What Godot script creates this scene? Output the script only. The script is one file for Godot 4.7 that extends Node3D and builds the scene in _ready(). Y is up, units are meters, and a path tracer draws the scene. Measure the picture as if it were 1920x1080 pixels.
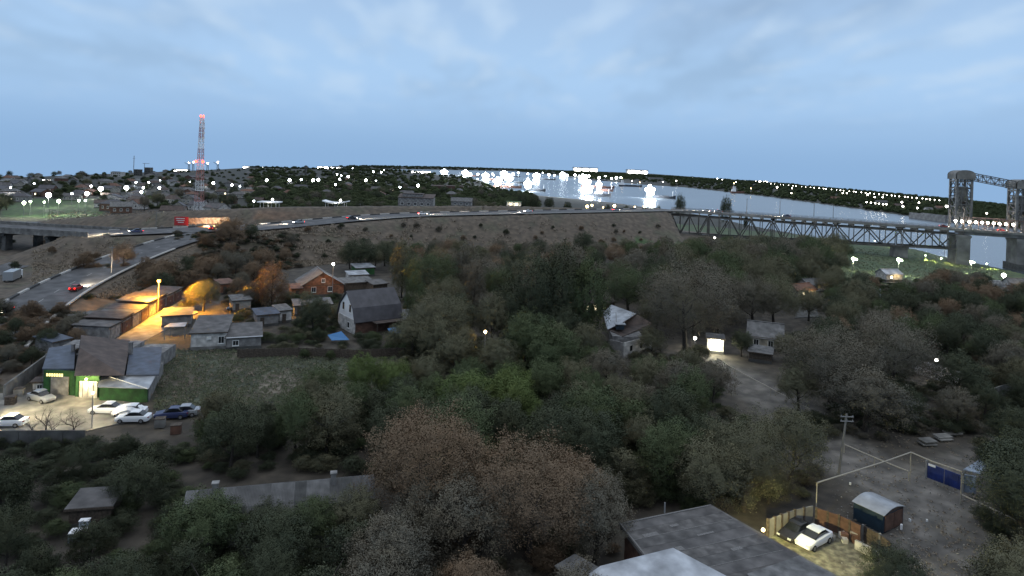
extends Node3D

# ---------------------------------------------------------------- survey: a picture point on the photograph becomes a place on the ground
const FOCAL := 1251.0
const EYE := 36.0
const AXIS_X := 960.0
const AXIS_Y := 312.0
const ROLL := 0.0349
const WATER := -10.0

var rng := RandomNumberGenerator.new()
var used := {}
var mats := {}
var unit_box: BoxMesh
var unit_tube: CylinderMesh
var unit_ball: SphereMesh
var main_road: Array = []
var ramp_road: Array = []
var rail_bank: Array = []
var lane_paths: Array = []
var river: PackedVector2Array = PackedVector2Array()
var rough_noise := FastNoiseLite.new()

func ray(px: float, py: float) -> Vector3:
	var dx := (px - AXIS_X) / FOCAL
	var dy := -(py - AXIS_Y) / FOCAL
	return Vector3(dx * cos(ROLL) - dy * sin(ROLL), dx * sin(ROLL) + dy * cos(ROLL), -1.0)

func P(px: float, py: float, h := 0.0) -> Vector3:
	var r := ray(px, py)
	var t := (EYE - h) / maxf(-r.y, 0.0015)
	return Vector3(r.x * t, h, -t)

func D(px: float, py: float, depth: float) -> Vector3:
	var r := ray(px, py)
	return Vector3(r.x * depth, EYE + r.y * depth, -depth)

func pix(p: Vector3) -> Vector2:
	var d := maxf(-p.z, 0.1)
	var X := p.x / d
	var Y := (p.y - EYE) / d
	return Vector2(AXIS_X + FOCAL * (X * cos(ROLL) + Y * sin(ROLL)), AXIS_Y - FOCAL * (-X * sin(ROLL) + Y * cos(ROLL)))

# ---------------------------------------------------------------- helpers
func numbered(called: String) -> String:
	if not used.has(called):
		used[called] = 0
		return called
	used[called] += 1
	return "%s_%03d" % [called, used[called]]

func tag(o: Node, label: String, category: String, group := "") -> void:
	o.set_meta("label", label)
	o.set_meta("category", category)
	if group != "":
		o.set_meta("group", group)

func thing(called: String, label: String, category: String, at: Vector3, turn := 0.0, group := "") -> Node3D:
	var o := Node3D.new()
	o.name = numbered(called)
	add_child(o)
	o.position = at
	o.rotation.y = turn
	tag(o, label, category, group)
	return o

func copy_of(src: Node3D, called: String, label: String, category: String, at: Vector3, turn: float, group := "") -> Node3D:
	var o: Node3D = src.duplicate()
	o.name = numbered(called)
	add_child(o)
	o.position = at
	o.rotation.y = turn
	tag(o, label, category, group)
	return o

func part(parent: Node3D, called: String, mesh: Mesh, m: Material) -> MeshInstance3D:
	var o := MeshInstance3D.new()
	o.name = called
	o.mesh = mesh
	o.material_override = m
	parent.add_child(o, true)
	return o

func structure(called: String, mesh: Mesh, m: Material) -> MeshInstance3D:
	var o := MeshInstance3D.new()
	o.name = numbered(called)
	o.mesh = mesh
	o.material_override = m
	add_child(o)
	o.set_meta("kind", "structure")
	return o

func block(parent: Node3D, called: String, at: Vector3, size: Vector3, m: Material, turn := 0.0) -> MeshInstance3D:
	var o := part(parent, called, unit_box, m)
	o.transform = Transform3D(Basis(Vector3.UP, turn) * Basis.from_scale(size), at)
	return o

func bar(parent: Node3D, called: String, a: Vector3, b: Vector3, w: float, h: float, m: Material) -> MeshInstance3D:
	var o := part(parent, called, unit_box, m)
	o.transform = along(a, b, w, h)
	return o

func rod(parent: Node3D, called: String, a: Vector3, b: Vector3, r: float, m: Material) -> MeshInstance3D:
	var o := part(parent, called, unit_tube, m)
	var y := b - a
	var x := y.cross(Vector3(0.13, 0.2, 0.97)).normalized()
	var z := x.cross(y.normalized()).normalized()
	o.transform = Transform3D(Basis(x * r * 2.0, y, z * r * 2.0), (a + b) * 0.5)
	return o

func ball(parent: Node3D, called: String, at: Vector3, r: float, m: Material) -> MeshInstance3D:
	var o := part(parent, called, unit_ball, m)
	o.transform = Transform3D(Basis.from_scale(Vector3.ONE * r * 2.0), at)
	return o

func along(a: Vector3, b: Vector3, w: float, h: float) -> Transform3D:
	var z := b - a
	var up := Vector3.UP if absf(z.normalized().y) < 0.98 else Vector3.RIGHT
	var x := up.cross(z).normalized()
	var y := z.cross(x).normalized()
	return Transform3D(Basis(x * w, y * h, z), (a + b) * 0.5)

# triangles with flat normals
class Shape:
	var v := PackedVector3Array()
	var n := PackedVector3Array()
	var c := PackedColorArray()
	var u := PackedVector2Array()
	func tri(a: Vector3, b: Vector3, d: Vector3) -> void:
		var q := (d - a).cross(b - a).normalized()
		v.append(a); v.append(b); v.append(d)
		n.append(q); n.append(q); n.append(q)
	func quad(a: Vector3, b: Vector3, d: Vector3, e: Vector3) -> void:
		tri(a, b, d)
		tri(a, d, e)
	func box(t: Transform3D) -> void:
		var k := []
		for i in 8:
			k.append(t * Vector3(0.5 if i & 1 else -0.5, 0.5 if i & 2 else -0.5, 0.5 if i & 4 else -0.5))
		quad(k[2], k[6], k[7], k[3])
		quad(k[0], k[1], k[5], k[4])
		quad(k[4], k[5], k[7], k[6])
		quad(k[0], k[2], k[3], k[1])
		quad(k[1], k[3], k[7], k[5])
		quad(k[0], k[4], k[6], k[2])
	# a sheet of some thickness over a polygon given clockwise from above
	func slab(pts: Array, thick: float) -> void:
		var dn := Vector3(0, -thick, 0)
		for i in range(1, pts.size() - 1):
			tri(pts[0], pts[i], pts[i + 1])
			tri(pts[0] + dn, pts[i + 1] + dn, pts[i] + dn)
		for i in pts.size():
			var a: Vector3 = pts[i]
			var b: Vector3 = pts[(i + 1) % pts.size()]
			quad(a, a + dn, b + dn, b)
	func tube(pts: Array, radii: Array, sides := 6) -> void:
		for i in pts.size() - 1:
			var a: Vector3 = pts[i]
			var b: Vector3 = pts[i + 1]
			var y := (b - a).normalized()
			var x := y.cross(Vector3(0.31, 0.17, 0.93)).normalized()
			var z := x.cross(y)
			for k in sides:
				var t0 := TAU * k / sides
				var t1 := TAU * (k + 1) / sides
				var d0 := x * cos(t0) + z * sin(t0)
				var d1 := x * cos(t1) + z * sin(t1)
				var r0: float = radii[i]
				var r1: float = radii[i + 1]
				v.append(a + d0 * r0); v.append(b + d1 * r1); v.append(b + d0 * r1)
				n.append(d0); n.append(d1); n.append(d0)
				v.append(a + d0 * r0); v.append(a + d1 * r0); v.append(b + d1 * r1)
				n.append(d0); n.append(d1); n.append(d1)
	func mesh() -> ArrayMesh:
		var a := []
		a.resize(Mesh.ARRAY_MAX)
		a[Mesh.ARRAY_VERTEX] = v
		a[Mesh.ARRAY_NORMAL] = n
		if c.size() == v.size():
			a[Mesh.ARRAY_COLOR] = c
		if u.size() == v.size():
			a[Mesh.ARRAY_TEX_UV] = u
		var m := ArrayMesh.new()
		m.add_surface_from_arrays(Mesh.PRIMITIVE_TRIANGLES, a)
		return m

# ---------------------------------------------------------------- materials
var noise_tex := {}

func noise_texture(key: String, freq: float, lo: float, hi: float, oct := 4, seed_ := 1) -> NoiseTexture2D:
	if noise_tex.has(key):
		return noise_tex[key]
	var f := FastNoiseLite.new()
	f.noise_type = FastNoiseLite.TYPE_SIMPLEX_SMOOTH
	f.frequency = freq
	f.fractal_octaves = oct
	f.seed = seed_
	var t := NoiseTexture2D.new()
	t.width = 512
	t.height = 512
	t.seamless = true
	t.noise = f
	var g := Gradient.new()
	g.set_color(0, Color(lo, lo, lo))
	g.set_color(1, Color(hi, hi, hi))
	t.color_ramp = g
	noise_tex[key] = t
	return t

func mat(called: String, lin: Color, rough := 0.85, tex := "", scale := 0.2, metal := 0.0) -> StandardMaterial3D:
	if mats.has(called):
		return mats[called]
	var m := StandardMaterial3D.new()
	m.resource_name = called
	m.albedo_color = lin.linear_to_srgb()
	m.roughness = rough
	m.metallic = metal
	if tex != "":
		if tex == "coarse":
			m.albedo_texture = noise_texture("coarse", 0.012, 0.45, 1.0, 5, 3)
		elif tex == "stain":
			m.albedo_texture = noise_texture("stain", 0.006, 0.55, 1.0, 6, 11)
		elif tex == "fine":
			m.albedo_texture = noise_texture("fine", 0.05, 0.62, 1.0, 3, 5)
		elif tex == "soil":
			m.albedo_texture = noise_texture("soil", 0.012, 0.55, 1.0, 6, 21)
		m.uv1_triplanar = true
		m.uv1_world_triplanar = true
		m.uv1_scale = Vector3.ONE * scale
	mats[called] = m
	return m

func glow(called: String, color: Color, energy: float) -> StandardMaterial3D:
	if mats.has(called):
		return mats[called]
	var m := StandardMaterial3D.new()
	m.resource_name = called
	m.albedo_color = color
	m.emission_enabled = true
	m.emission = color
	m.emission_energy_multiplier = energy
	m.roughness = 0.6
	mats[called] = m
	return m

func omni(parent: Node3D, at: Vector3, color: Color, energy: float, size := 0.3) -> void:
	var l := OmniLight3D.new()
	l.name = "lamp_light"
	parent.add_child(l, true)
	l.position = at
	l.light_color = color
	l.light_energy = energy
	l.light_size = size
	l.omni_range = 80.0
	l.omni_attenuation = 2.0
	l.shadow_enabled = true

func spot(parent: Node3D, at: Vector3, towards: Vector3, color: Color, energy: float, angle: float, size := 0.15) -> void:
	var l := SpotLight3D.new()
	l.name = "lamp_light"
	parent.add_child(l, true)
	var z := -towards.normalized()
	var x := Vector3.UP.cross(z)
	x = x.normalized() if x.length() > 0.01 else Vector3.RIGHT
	l.transform = Transform3D(Basis(x, z.cross(x), z), at)
	l.light_color = color
	l.light_energy = energy
	l.light_size = size
	l.spot_range = 90.0
	l.spot_attenuation = 2.0
	l.spot_angle = angle
	l.spot_angle_attenuation = 0.6
	l.shadow_enabled = true

# ---------------------------------------------------------------- the lie of the land
func near_line(line: Array, x: float, z: float) -> Vector2:
	var best := 1e9
	var h := 0.0
	for i in line.size() - 1:
		var a: Vector3 = line[i]
		var b: Vector3 = line[i + 1]
		var ex := b.x - a.x
		var ez := b.z - a.z
		var t := clampf(((x - a.x) * ex + (z - a.z) * ez) / (ex * ex + ez * ez), 0.0, 1.0)
		var qx := a.x + ex * t - x
		var qz := a.z + ez * t - z
		var d := qx * qx + qz * qz
		if d < best:
			best = d
			h = lerpf(a.y, b.y, t)
	return Vector2(sqrt(best), h)

func river_distance(x: float, z: float) -> float:
	var best := 1e12
	var inside := false
	var n := river.size()
	for i in n:
		var a := river[i]
		var b := river[(i + 1) % n]
		var ex := b.x - a.x
		var ez := b.y - a.y
		var t := clampf(((x - a.x) * ex + (z - a.y) * ez) / (ex * ex + ez * ez), 0.0, 1.0)
		var qx := a.x + ex * t - x
		var qz := a.y + ez * t - z
		best = minf(best, qx * qx + qz * qz)
		if (a.y > z) != (b.y > z) and x < (b.x - a.x) * (z - a.y) / (b.y - a.y) + a.x:
			inside = not inside
	return -sqrt(best) if inside else sqrt(best)

# how far the level country reaches before it falls away
const RIM := [[-400.0, 760.0], [0.0, 830.0], [200.0, 1130.0], [400.0, 1800.0], [480.0, 2600.0], [650.0, 4600.0], [800.0, 8000.0], [960.0, 12000.0], [1200.0, 12000.0], [1440.0, 3600.0], [1600.0, 2100.0], [1765.0, 1330.0], [1920.0, 980.0], [2300.0, 800.0]]

func rim_at(x: float, z: float) -> float:
	var px := -400.0
	if -z > absf(x) * 0.6:
		px = clampf(AXIS_X + FOCAL * x / -z - 4.0, -400.0, 2300.0)
	elif x > 0.0:
		px = 2300.0
	for i in RIM.size() - 1:
		if px <= RIM[i + 1][0]:
			var t: float = (px - RIM[i][0]) / (RIM[i + 1][0] - RIM[i][0])
			return 1.0 / lerpf(1.0 / RIM[i][1], 1.0 / RIM[i + 1][1], t)
	return 800.0

func lie(x: float, z: float) -> float:
	var dw := river_distance(x, z)
	var h := minf(0.0, WATER + dw / 17.0)
	if dw < 0.0:
		h = maxf(-13.5, WATER + dw / 6.0)
	var depth := -z
	if depth > 90.0 and depth < 520.0 and x < 130.0:
		var m := near_line(main_road, x, z)
		var r := near_line(ramp_road, x, z)
		var b := near_line(rail_bank, x, z)
		var last: Vector3 = main_road[main_road.size() - 1]
		var past := (x - last.x) * 0.99 + (z - last.z) * 0.06
		h = maxf(h, m.y - 0.5 - maxf(0.0, m.x - 12.0) * 0.42 - maxf(0.0, past + 3.0) * 3.0)
		h = maxf(h, r.y - 0.5 - maxf(0.0, r.x - 8.5) * 0.35)
		h = maxf(h, b.y - maxf(0.0, b.x - 3.0) * 0.45)
	if depth > 600.0 or absf(x) > 500.0:
		var rim := rim_at(x, z)
		var reach := maxf(depth, absf(x) * 0.6)
		if reach > rim:
			h -= (reach - rim) * 0.14
	return h

var lie_grid := PackedFloat32Array()
const GRID_STEP := 4.0
const GRID_X := 420.0
const GRID_Z := 560.0

func fill_lie_grid() -> void:
	var nx := int(GRID_X * 2.0 / GRID_STEP) + 1
	var nz := int(GRID_Z / GRID_STEP) + 1
	lie_grid.resize(nx * nz)
	for j in nz:
		for i in nx:
			lie_grid[j * nx + i] = lie(-GRID_X + i * GRID_STEP, -j * GRID_STEP)

func lie_fast(x: float, z: float) -> float:
	if absf(x) >= GRID_X - GRID_STEP or z > 0.0 or -z >= GRID_Z - GRID_STEP:
		return lie(x, z)
	var nx := int(GRID_X * 2.0 / GRID_STEP) + 1
	var u := (x + GRID_X) / GRID_STEP
	var v := -z / GRID_STEP
	var i := int(u)
	var j := int(v)
	u -= i
	v -= j
	var k := j * nx + i
	return lerpf(lerpf(lie_grid[k], lie_grid[k + 1], u), lerpf(lie_grid[k + nx], lie_grid[k + nx + 1], u), v)

func lie_point(p: Vector3) -> Vector3:
	return Vector3(p.x, lie_fast(p.x, p.z), p.z)

# a ground point seen at a picture point, on the uneven ground
func G(px: float, py: float) -> Vector3:
	var p := P(px, py, 0.0)
	for i in 7:
		p = P(px, py, lerpf(p.y, lie_fast(p.x, p.z), 0.7))
	return Vector3(p.x, lie_fast(p.x, p.z), p.z)

func dense(line: Array, step: float) -> Array:
	var c := Curve3D.new()
	for i in line.size():
		var a: Vector3 = line[maxi(i - 1, 0)]
		var b: Vector3 = line[mini(i + 1, line.size() - 1)]
		var t := (b - a) * 0.16
		c.add_point(line[i], -t, t)
	var out := []
	var n := int(c.get_baked_length() / step)
	for i in n + 1:
		out.append(c.sample_baked(c.get_baked_length() * i / n, true))
	return out

func set_lines() -> void:
	main_road = dense([P(205, 437, 7.6), P(300, 433, 8.0), P(400, 429, 8.5), P(480, 427, 9.0), P(600, 415.5, 10.0), P(700, 407, 10.8), P(780, 402.5, 11.5), P(900, 399.5, 12.3), P(1000, 397.5, 13.0), P(1130, 395, 13.5), D(1258, 393, 398)], 12.0)
	ramp_road = dense([P(-110, 720, 0.2), P(-50, 668, 0.4), P(10, 612, 0.9), P(70, 568, 1.6), P(130, 533, 2.5), P(200, 500, 3.8), P(270, 472, 5.4), P(330, 452, 7.0), P(385, 437, 8.2)], 8.0)
	rail_bank = dense([D(-60, 424, 330), D(100, 412, 325), D(200, 404, 318), D(300, 397, 312), D(390, 393, 310), D(480, 389.5, 312), D(600, 387, 322), D(750, 386, 348), D(900, 386, 368), D(1020, 388, 385), D(1100, 390, 400)], 15.0)
	var near_bank := [[1960, 522], [1880, 503], [1790, 485], [1712, 466], [1590, 450], [1540, 446], [1420, 425], [1300, 400], [1210, 388], [1150, 380], [1050, 370], [960, 362], [925, 348], [900, 337], [860, 331], [800, 326], [700, 323], [600, 321], [480, 318]]
	var far_bank := [[480, 315], [600, 315.5], [800, 318], [960, 321], [1040, 328], [1100, 336], [1200, 346], [1280, 351], [1440, 369], [1600, 391], [1702, 405], [1770, 415], [1920, 430], [1990, 437]]
	river.append(Vector2(900, -120))
	for q in near_bank:
		var p := P(q[0], q[1], WATER)
		river.append(Vector2(p.x, p.z))
	for q in far_bank:
		var p := P(q[0], q[1], WATER)
		river.append(Vector2(p.x, p.z))
	river.append(Vector2(1300, -500))
	lane_paths = [
		dense([P(1300, 672), P(1400, 715), P(1470, 760), P(1560, 830), P(1640, 890), P(1720, 950), P(1800, 1020), P(1900, 1120)], 4.0),
		dense([P(1700, 940), P(1760, 915), P(1830, 880), P(1900, 840)], 4.0),
	]

# colours of what covers the ground, in linear values
func cover(x: float, z: float, h: float) -> Color:
	var p := pix(Vector3(x, h, z))
	var soil := Color(0.095, 0.082, 0.062)
	var dry := Color(0.158, 0.122, 0.09)
	var grass := Color(0.1, 0.11, 0.06)
	var pale := Color(0.23, 0.21, 0.185)
	var n := rough_noise.get_noise_2d(x, z)
	var c := soil
	var depth := -z
	if depth > 90.0 and depth < 520.0 and x < 130.0 and near_line(main_road, x, z).x < 42.0 + n * 14.0 or depth > 90.0 and depth < 520.0 and x < 130.0 and minf(near_line(ramp_road, x, z).x - 6.0, near_line(rail_bank, x, z).x) < 24.0 + n * 10.0:
		# dry grass sown on the road and railway banks, with greener patches
		c = dry.lerp(grass, clampf(n * 1.6 - 0.2, 0.0, 0.6))
	elif depth > 230.0 and x > 60.0 and depth < 520.0:
		c = Color(0.075, 0.125, 0.04).lerp(Color(0.11, 0.12, 0.05), clampf(n * 2.0, 0.0, 0.7))
	elif depth > 450.0:
		c = Color(0.06, 0.058, 0.044).lerp(Color(0.045, 0.046, 0.034), clampf(n + 0.5, 0.0, 1.0))
	if p.x > 0 and p.x < 190 and p.y > 374 and p.y < 408 and depth > 330.0:
		c = Color(0.08, 0.15, 0.04).lerp(grass, clampf(n * 2.0, 0.0, 1.0))
	# the rough meadow behind the houses, and the bare patch in it
	if p.x > 290 and p.x < 780 and p.y > 655 and p.y < 760:
		c = Color(0.1, 0.112, 0.07).lerp(dry, clampf(n * 1.6 - 0.1, 0.0, 1.0))
	if Vector2((p.x - 522) / 42.0, (p.y - 720) / 22.0).length() < 1.0 + n * 0.5:
		c = Color(0.26, 0.22, 0.17)
	for i in lane_paths.size():
		if depth < 190.0 and x > 20.0:
			var d := near_line(lane_paths[i], x, z).x + n * 1.5
			var w := 4.6 if i == 0 else 3.4
			c = c.lerp(pale, clampf((w + 1.4 - d) / 2.2, 0.0, 1.0) * (0.75 + 0.25 * n))
	if p.x > 1620 and p.y > 930 and depth < 90.0:
		c = c.lerp(Color(0.17, 0.155, 0.135), clampf(0.5 + n * 2.4, 0.0, 1.0))
	return c

func build_ground() -> void:
	rough_noise.frequency = 0.06
	rough_noise.fractal_octaves = 4
	rough_noise.seed = 8
	var rings: Array[float] = [0.0]
	var r := 16.0
	while r < 520.0:
		rings.append(r)
		r *= 1.0165
	while r < 15000.0:
		rings.append(r)
		r *= 1.032
	var turns: Array[float] = []
	var t := -180.0
	while t < 179.9:
		turns.append(deg_to_rad(t))
		t += 0.3 if absf(t + 0.1) < 42.0 else 6.0
	var v := PackedVector3Array()
	var c := PackedColorArray()
	var idx := PackedInt32Array()
	for rr in rings:
		for a in turns:
			var x := sin(a) * rr
			var z := -cos(a) * rr
			var h := lie(x, z)
			if rr > 30.0 and absf(a) < 0.8 and rr < 500.0:
				h += rough_noise.get_noise_2d(x * 2.0, z * 2.0) * 0.16 - 0.1
			v.append(Vector3(x, h, z))
			c.append(cover(x, z, h))
	var m := turns.size()
	for i in rings.size() - 1:
		for j in m:
			var k := (j + 1) % m
			idx.append(i * m + j); idx.append((i + 1) * m + j); idx.append((i + 1) * m + k)
			idx.append(i * m + j); idx.append((i + 1) * m + k); idx.append(i * m + k)
	var st := SurfaceTool.new()
	var arr := []
	arr.resize(Mesh.ARRAY_MAX)
	arr[Mesh.ARRAY_VERTEX] = v
	arr[Mesh.ARRAY_COLOR] = c
	arr[Mesh.ARRAY_INDEX] = idx
	var am := ArrayMesh.new()
	am.add_surface_from_arrays(Mesh.PRIMITIVE_TRIANGLES, arr)
	st.create_from(am, 0)
	st.generate_normals()
	var g := mat("earth", Color(1, 1, 1), 0.95, "soil", 0.045)
	g.vertex_color_use_as_albedo = true
	structure("ground", st.commit(), g)

	var outline := Geometry2D.offset_polygon(river, 6.0)
	var poly: PackedVector2Array = outline[0]
	var tris := Geometry2D.triangulate_polygon(poly)
	var s := Shape.new()
	for i in range(0, tris.size(), 3):
		var q := []
		for k in 3:
			var e := poly[tris[i + k]]
			q.append(Vector3(e.x, WATER, e.y))
		if (q[2] - q[0]).cross(q[1] - q[0]).y < 0.0:
			q.reverse()
		s.tri(q[0], q[1], q[2])
	var w := mat("river_water", Color(0.06, 0.075, 0.09), 0.27)
	var wn := noise_texture("ripple", 0.02, 0, 1, 4, 31)
	wn.as_normal_map = true
	wn.bump_strength = 2.0
	w.normal_enabled = true
	w.normal_texture = wn
	w.normal_scale = 0.35
	w.uv1_triplanar = true
	w.uv1_world_triplanar = true
	w.uv1_scale = Vector3(0.03, 0.03, 0.03)
	structure("river", s.mesh(), w)

func ribbon(line: Array, half: float, lift: float) -> ArrayMesh:
	var s := Shape.new()
	for i in line.size() - 1:
		var a: Vector3 = line[i]
		var b: Vector3 = line[i + 1]
		var pa: Vector3 = line[maxi(i - 1, 0)]
		var nb: Vector3 = line[mini(i + 2, line.size() - 1)]
		var sa := side_of(pa, b) * half
		var sb := side_of(a, nb) * half
		var up := Vector3(0, lift, 0)
		s.quad(a - sa + up, b - sb + up, b + sb + up, a + sa + up)
	return s.mesh()

func side_of(a: Vector3, b: Vector3) -> Vector3:
	var d := b - a
	d.y = 0
	return Vector3(-d.z, 0, d.x).normalized()

func shifted(line: Array, off: float, up := 0.0) -> Array:
	var out := []
	for i in line.size():
		var a: Vector3 = line[maxi(i - 1, 0)]
		var b: Vector3 = line[mini(i + 1, line.size() - 1)]
		out.append(line[i] + side_of(a, b) * off + Vector3(0, up, 0))
	return out

func kerb(line: Array, called: String, painted: bool, from := 0.0, to := 1.0) -> void:
	var pts := dense(line, 2.6)
	var k := Node3D.new()
	k.name = numbered(called)
	add_child(k)
	k.set_meta("kind", "structure")
	var n := pts.size() - 1
	for i in n:
		if float(i) / n < from or float(i) / n > to:
			continue
		var white := painted and (i / 2) % 2 == 0
		var a: Vector3 = pts[i]
		var b: Vector3 = pts[i + 1]
		bar(k, "kerb_stone", a.lerp(b, 0.02), a.lerp(b, 0.98), 0.6, 0.6 if painted else 0.3, mats["kerb_white"] if white or not painted else mats["kerb_dark"])

func build_roads() -> void:
	var asphalt := mat("asphalt", Color(0.115, 0.113, 0.115), 0.8, "stain", 0.06)
	mat("kerb_white", Color(0.6, 0.58, 0.54), 0.8, "fine", 0.5)
	mat("kerb_dark", Color(0.06, 0.06, 0.06), 0.8, "fine", 0.5)
	mat("road_paint", Color(0.45, 0.45, 0.43), 0.7, "fine", 0.6)
	var o := structure("main_road", ribbon(main_road, 8.6, 0.0), asphalt)
	o = structure("ramp_road", ribbon(ramp_road, 6.4, 0.006), asphalt)
	kerb(shifted(main_road, -8.9, 0.12), "road_kerb", true)
	kerb(shifted(main_road, 8.9, 0.1), "road_kerb", false, 0.33, 1.0)
	kerb(shifted(ramp_road, -6.7, 0.12), "ramp_kerb", true, 0.3, 0.93)
	kerb(shifted(ramp_road, 6.7, 0.1), "ramp_kerb", false, 0.12, 0.8)
	# lane marks
	for spec in [[main_road, 0.0, 0.012], [ramp_road, 0.0, 0.02]]:
		var pts := dense(shifted(spec[0], spec[1], spec[2]), 3.0)
		var s := Shape.new()
		for i in range(0, pts.size() - 1, 3):
			var a: Vector3 = pts[i]
			var b: Vector3 = pts[i + 1]
			var w := side_of(a, b) * 0.09
			s.quad(a - w, b - w, b + w, a + w)
		structure("lane_marking", s.mesh(), mats["road_paint"])

# ---------------------------------------------------------------- sky, lens, light
func dusk_sky() -> ImageTexture:
	var w := 1024
	var h := 512
	var im := Image.create_empty(w, h, false, Image.FORMAT_RGBF)
	var big := FastNoiseLite.new()
	big.seed = 14
	big.frequency = 1.0
	big.fractal_octaves = 5
	var fine := FastNoiseLite.new()
	fine.seed = 77
	fine.frequency = 1.0
	fine.fractal_octaves = 4
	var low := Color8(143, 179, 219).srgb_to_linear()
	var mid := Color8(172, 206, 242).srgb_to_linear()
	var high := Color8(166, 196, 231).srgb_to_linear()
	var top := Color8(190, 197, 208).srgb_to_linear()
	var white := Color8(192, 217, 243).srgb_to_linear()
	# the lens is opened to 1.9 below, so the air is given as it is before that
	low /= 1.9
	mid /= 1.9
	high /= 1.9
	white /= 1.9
	for j in h:
		var e := (0.5 - (j + 0.5) / h) * PI
		var y := sin(e)
		for i in w:
			var c := low
			if y > 0.0:
				var az := (i + 0.5) / w * TAU
				var q := cos(e) / (y + 0.07)
				var x := cos(az) * q
				var z := sin(az) * q
				var n := big.get_noise_2d(x * 0.3 + 3.0, z * 0.55)
				var f := fine.get_noise_2d(x * 0.9 + z * 0.5, z * 2.6)
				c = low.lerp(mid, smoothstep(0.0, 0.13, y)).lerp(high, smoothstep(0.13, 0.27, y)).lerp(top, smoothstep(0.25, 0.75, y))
				var k := smoothstep(0.04, 0.15, y)
				c = c.lerp(c * 0.74, k * clampf(n * 1.15 + f * 0.5 + 0.08, 0.0, 0.65))
				c = c.lerp(white, k * clampf(-n * 0.8 + f * 1.2 + 0.02, 0.0, 0.85))
			im.set_pixel(i, j, c)
	return ImageTexture.create_from_image(im)

func _ready() -> void:
	var cam := Camera3D.new()
	cam.name = "camera"
	cam.projection = Camera3D.PROJECTION_FRUSTUM
	cam.near = 0.5
	cam.far = 40000.0
	cam.size = 0.5 * 1080.0 / FOCAL
	cam.frustum_offset = Vector2(0, -0.5 * (540.0 - AXIS_Y) / FOCAL)
	cam.position = Vector3(0, EYE, 0)
	cam.rotation = Vector3(0, 0, ROLL)
	cam.current = true
	add_child(cam)

	var env := Environment.new()
	env.background_mode = Environment.BG_SKY
	var sky := Sky.new()
	var sm := PanoramaSkyMaterial.new()
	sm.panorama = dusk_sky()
	sky.sky_material = sm
	env.sky = sky
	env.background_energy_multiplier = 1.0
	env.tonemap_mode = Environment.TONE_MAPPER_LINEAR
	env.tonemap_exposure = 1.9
	env.sdfgi_enabled = true
	env.ssao_enabled = true
	env.ssil_enabled = true
	var we := WorldEnvironment.new()
	we.name = "surroundings"
	we.environment = env
	add_child(we)

	var sun := DirectionalLight3D.new()
	sun.name = "after_sunset_glow"
	sun.rotation_degrees = Vector3(-35, 150, 0)
	sun.light_energy = 0.03
	sun.light_color = Color(0.85, 0.92, 1.0)
	sun.light_angular_distance = 60.0
	sun.shadow_enabled = true
	sun.sky_mode = DirectionalLight3D.SKY_MODE_LIGHT_ONLY
	add_child(sun)

	rng.seed = 4711
	unit_box = BoxMesh.new()
	unit_tube = CylinderMesh.new()
	unit_tube.top_radius = 0.5
	unit_tube.bottom_radius = 0.5
	unit_tube.height = 1.0
	unit_tube.radial_segments = 10
	unit_tube.rings = 1
	unit_ball = SphereMesh.new()
	unit_ball.radius = 0.5
	unit_ball.height = 1.0
	unit_ball.radial_segments = 14
	unit_ball.rings = 7
	set_lines()
	fill_lie_grid()
	build_ground()
	build_roads()
	build_all()

# ---------------------------------------------------------------- trees
var crowns := {}
var trunks: Array = []
var leaf_mats := {}
var bare_mesh: ArrayMesh
const CROWN_R := 4.2
const CROWN_H := 10.0

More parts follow.
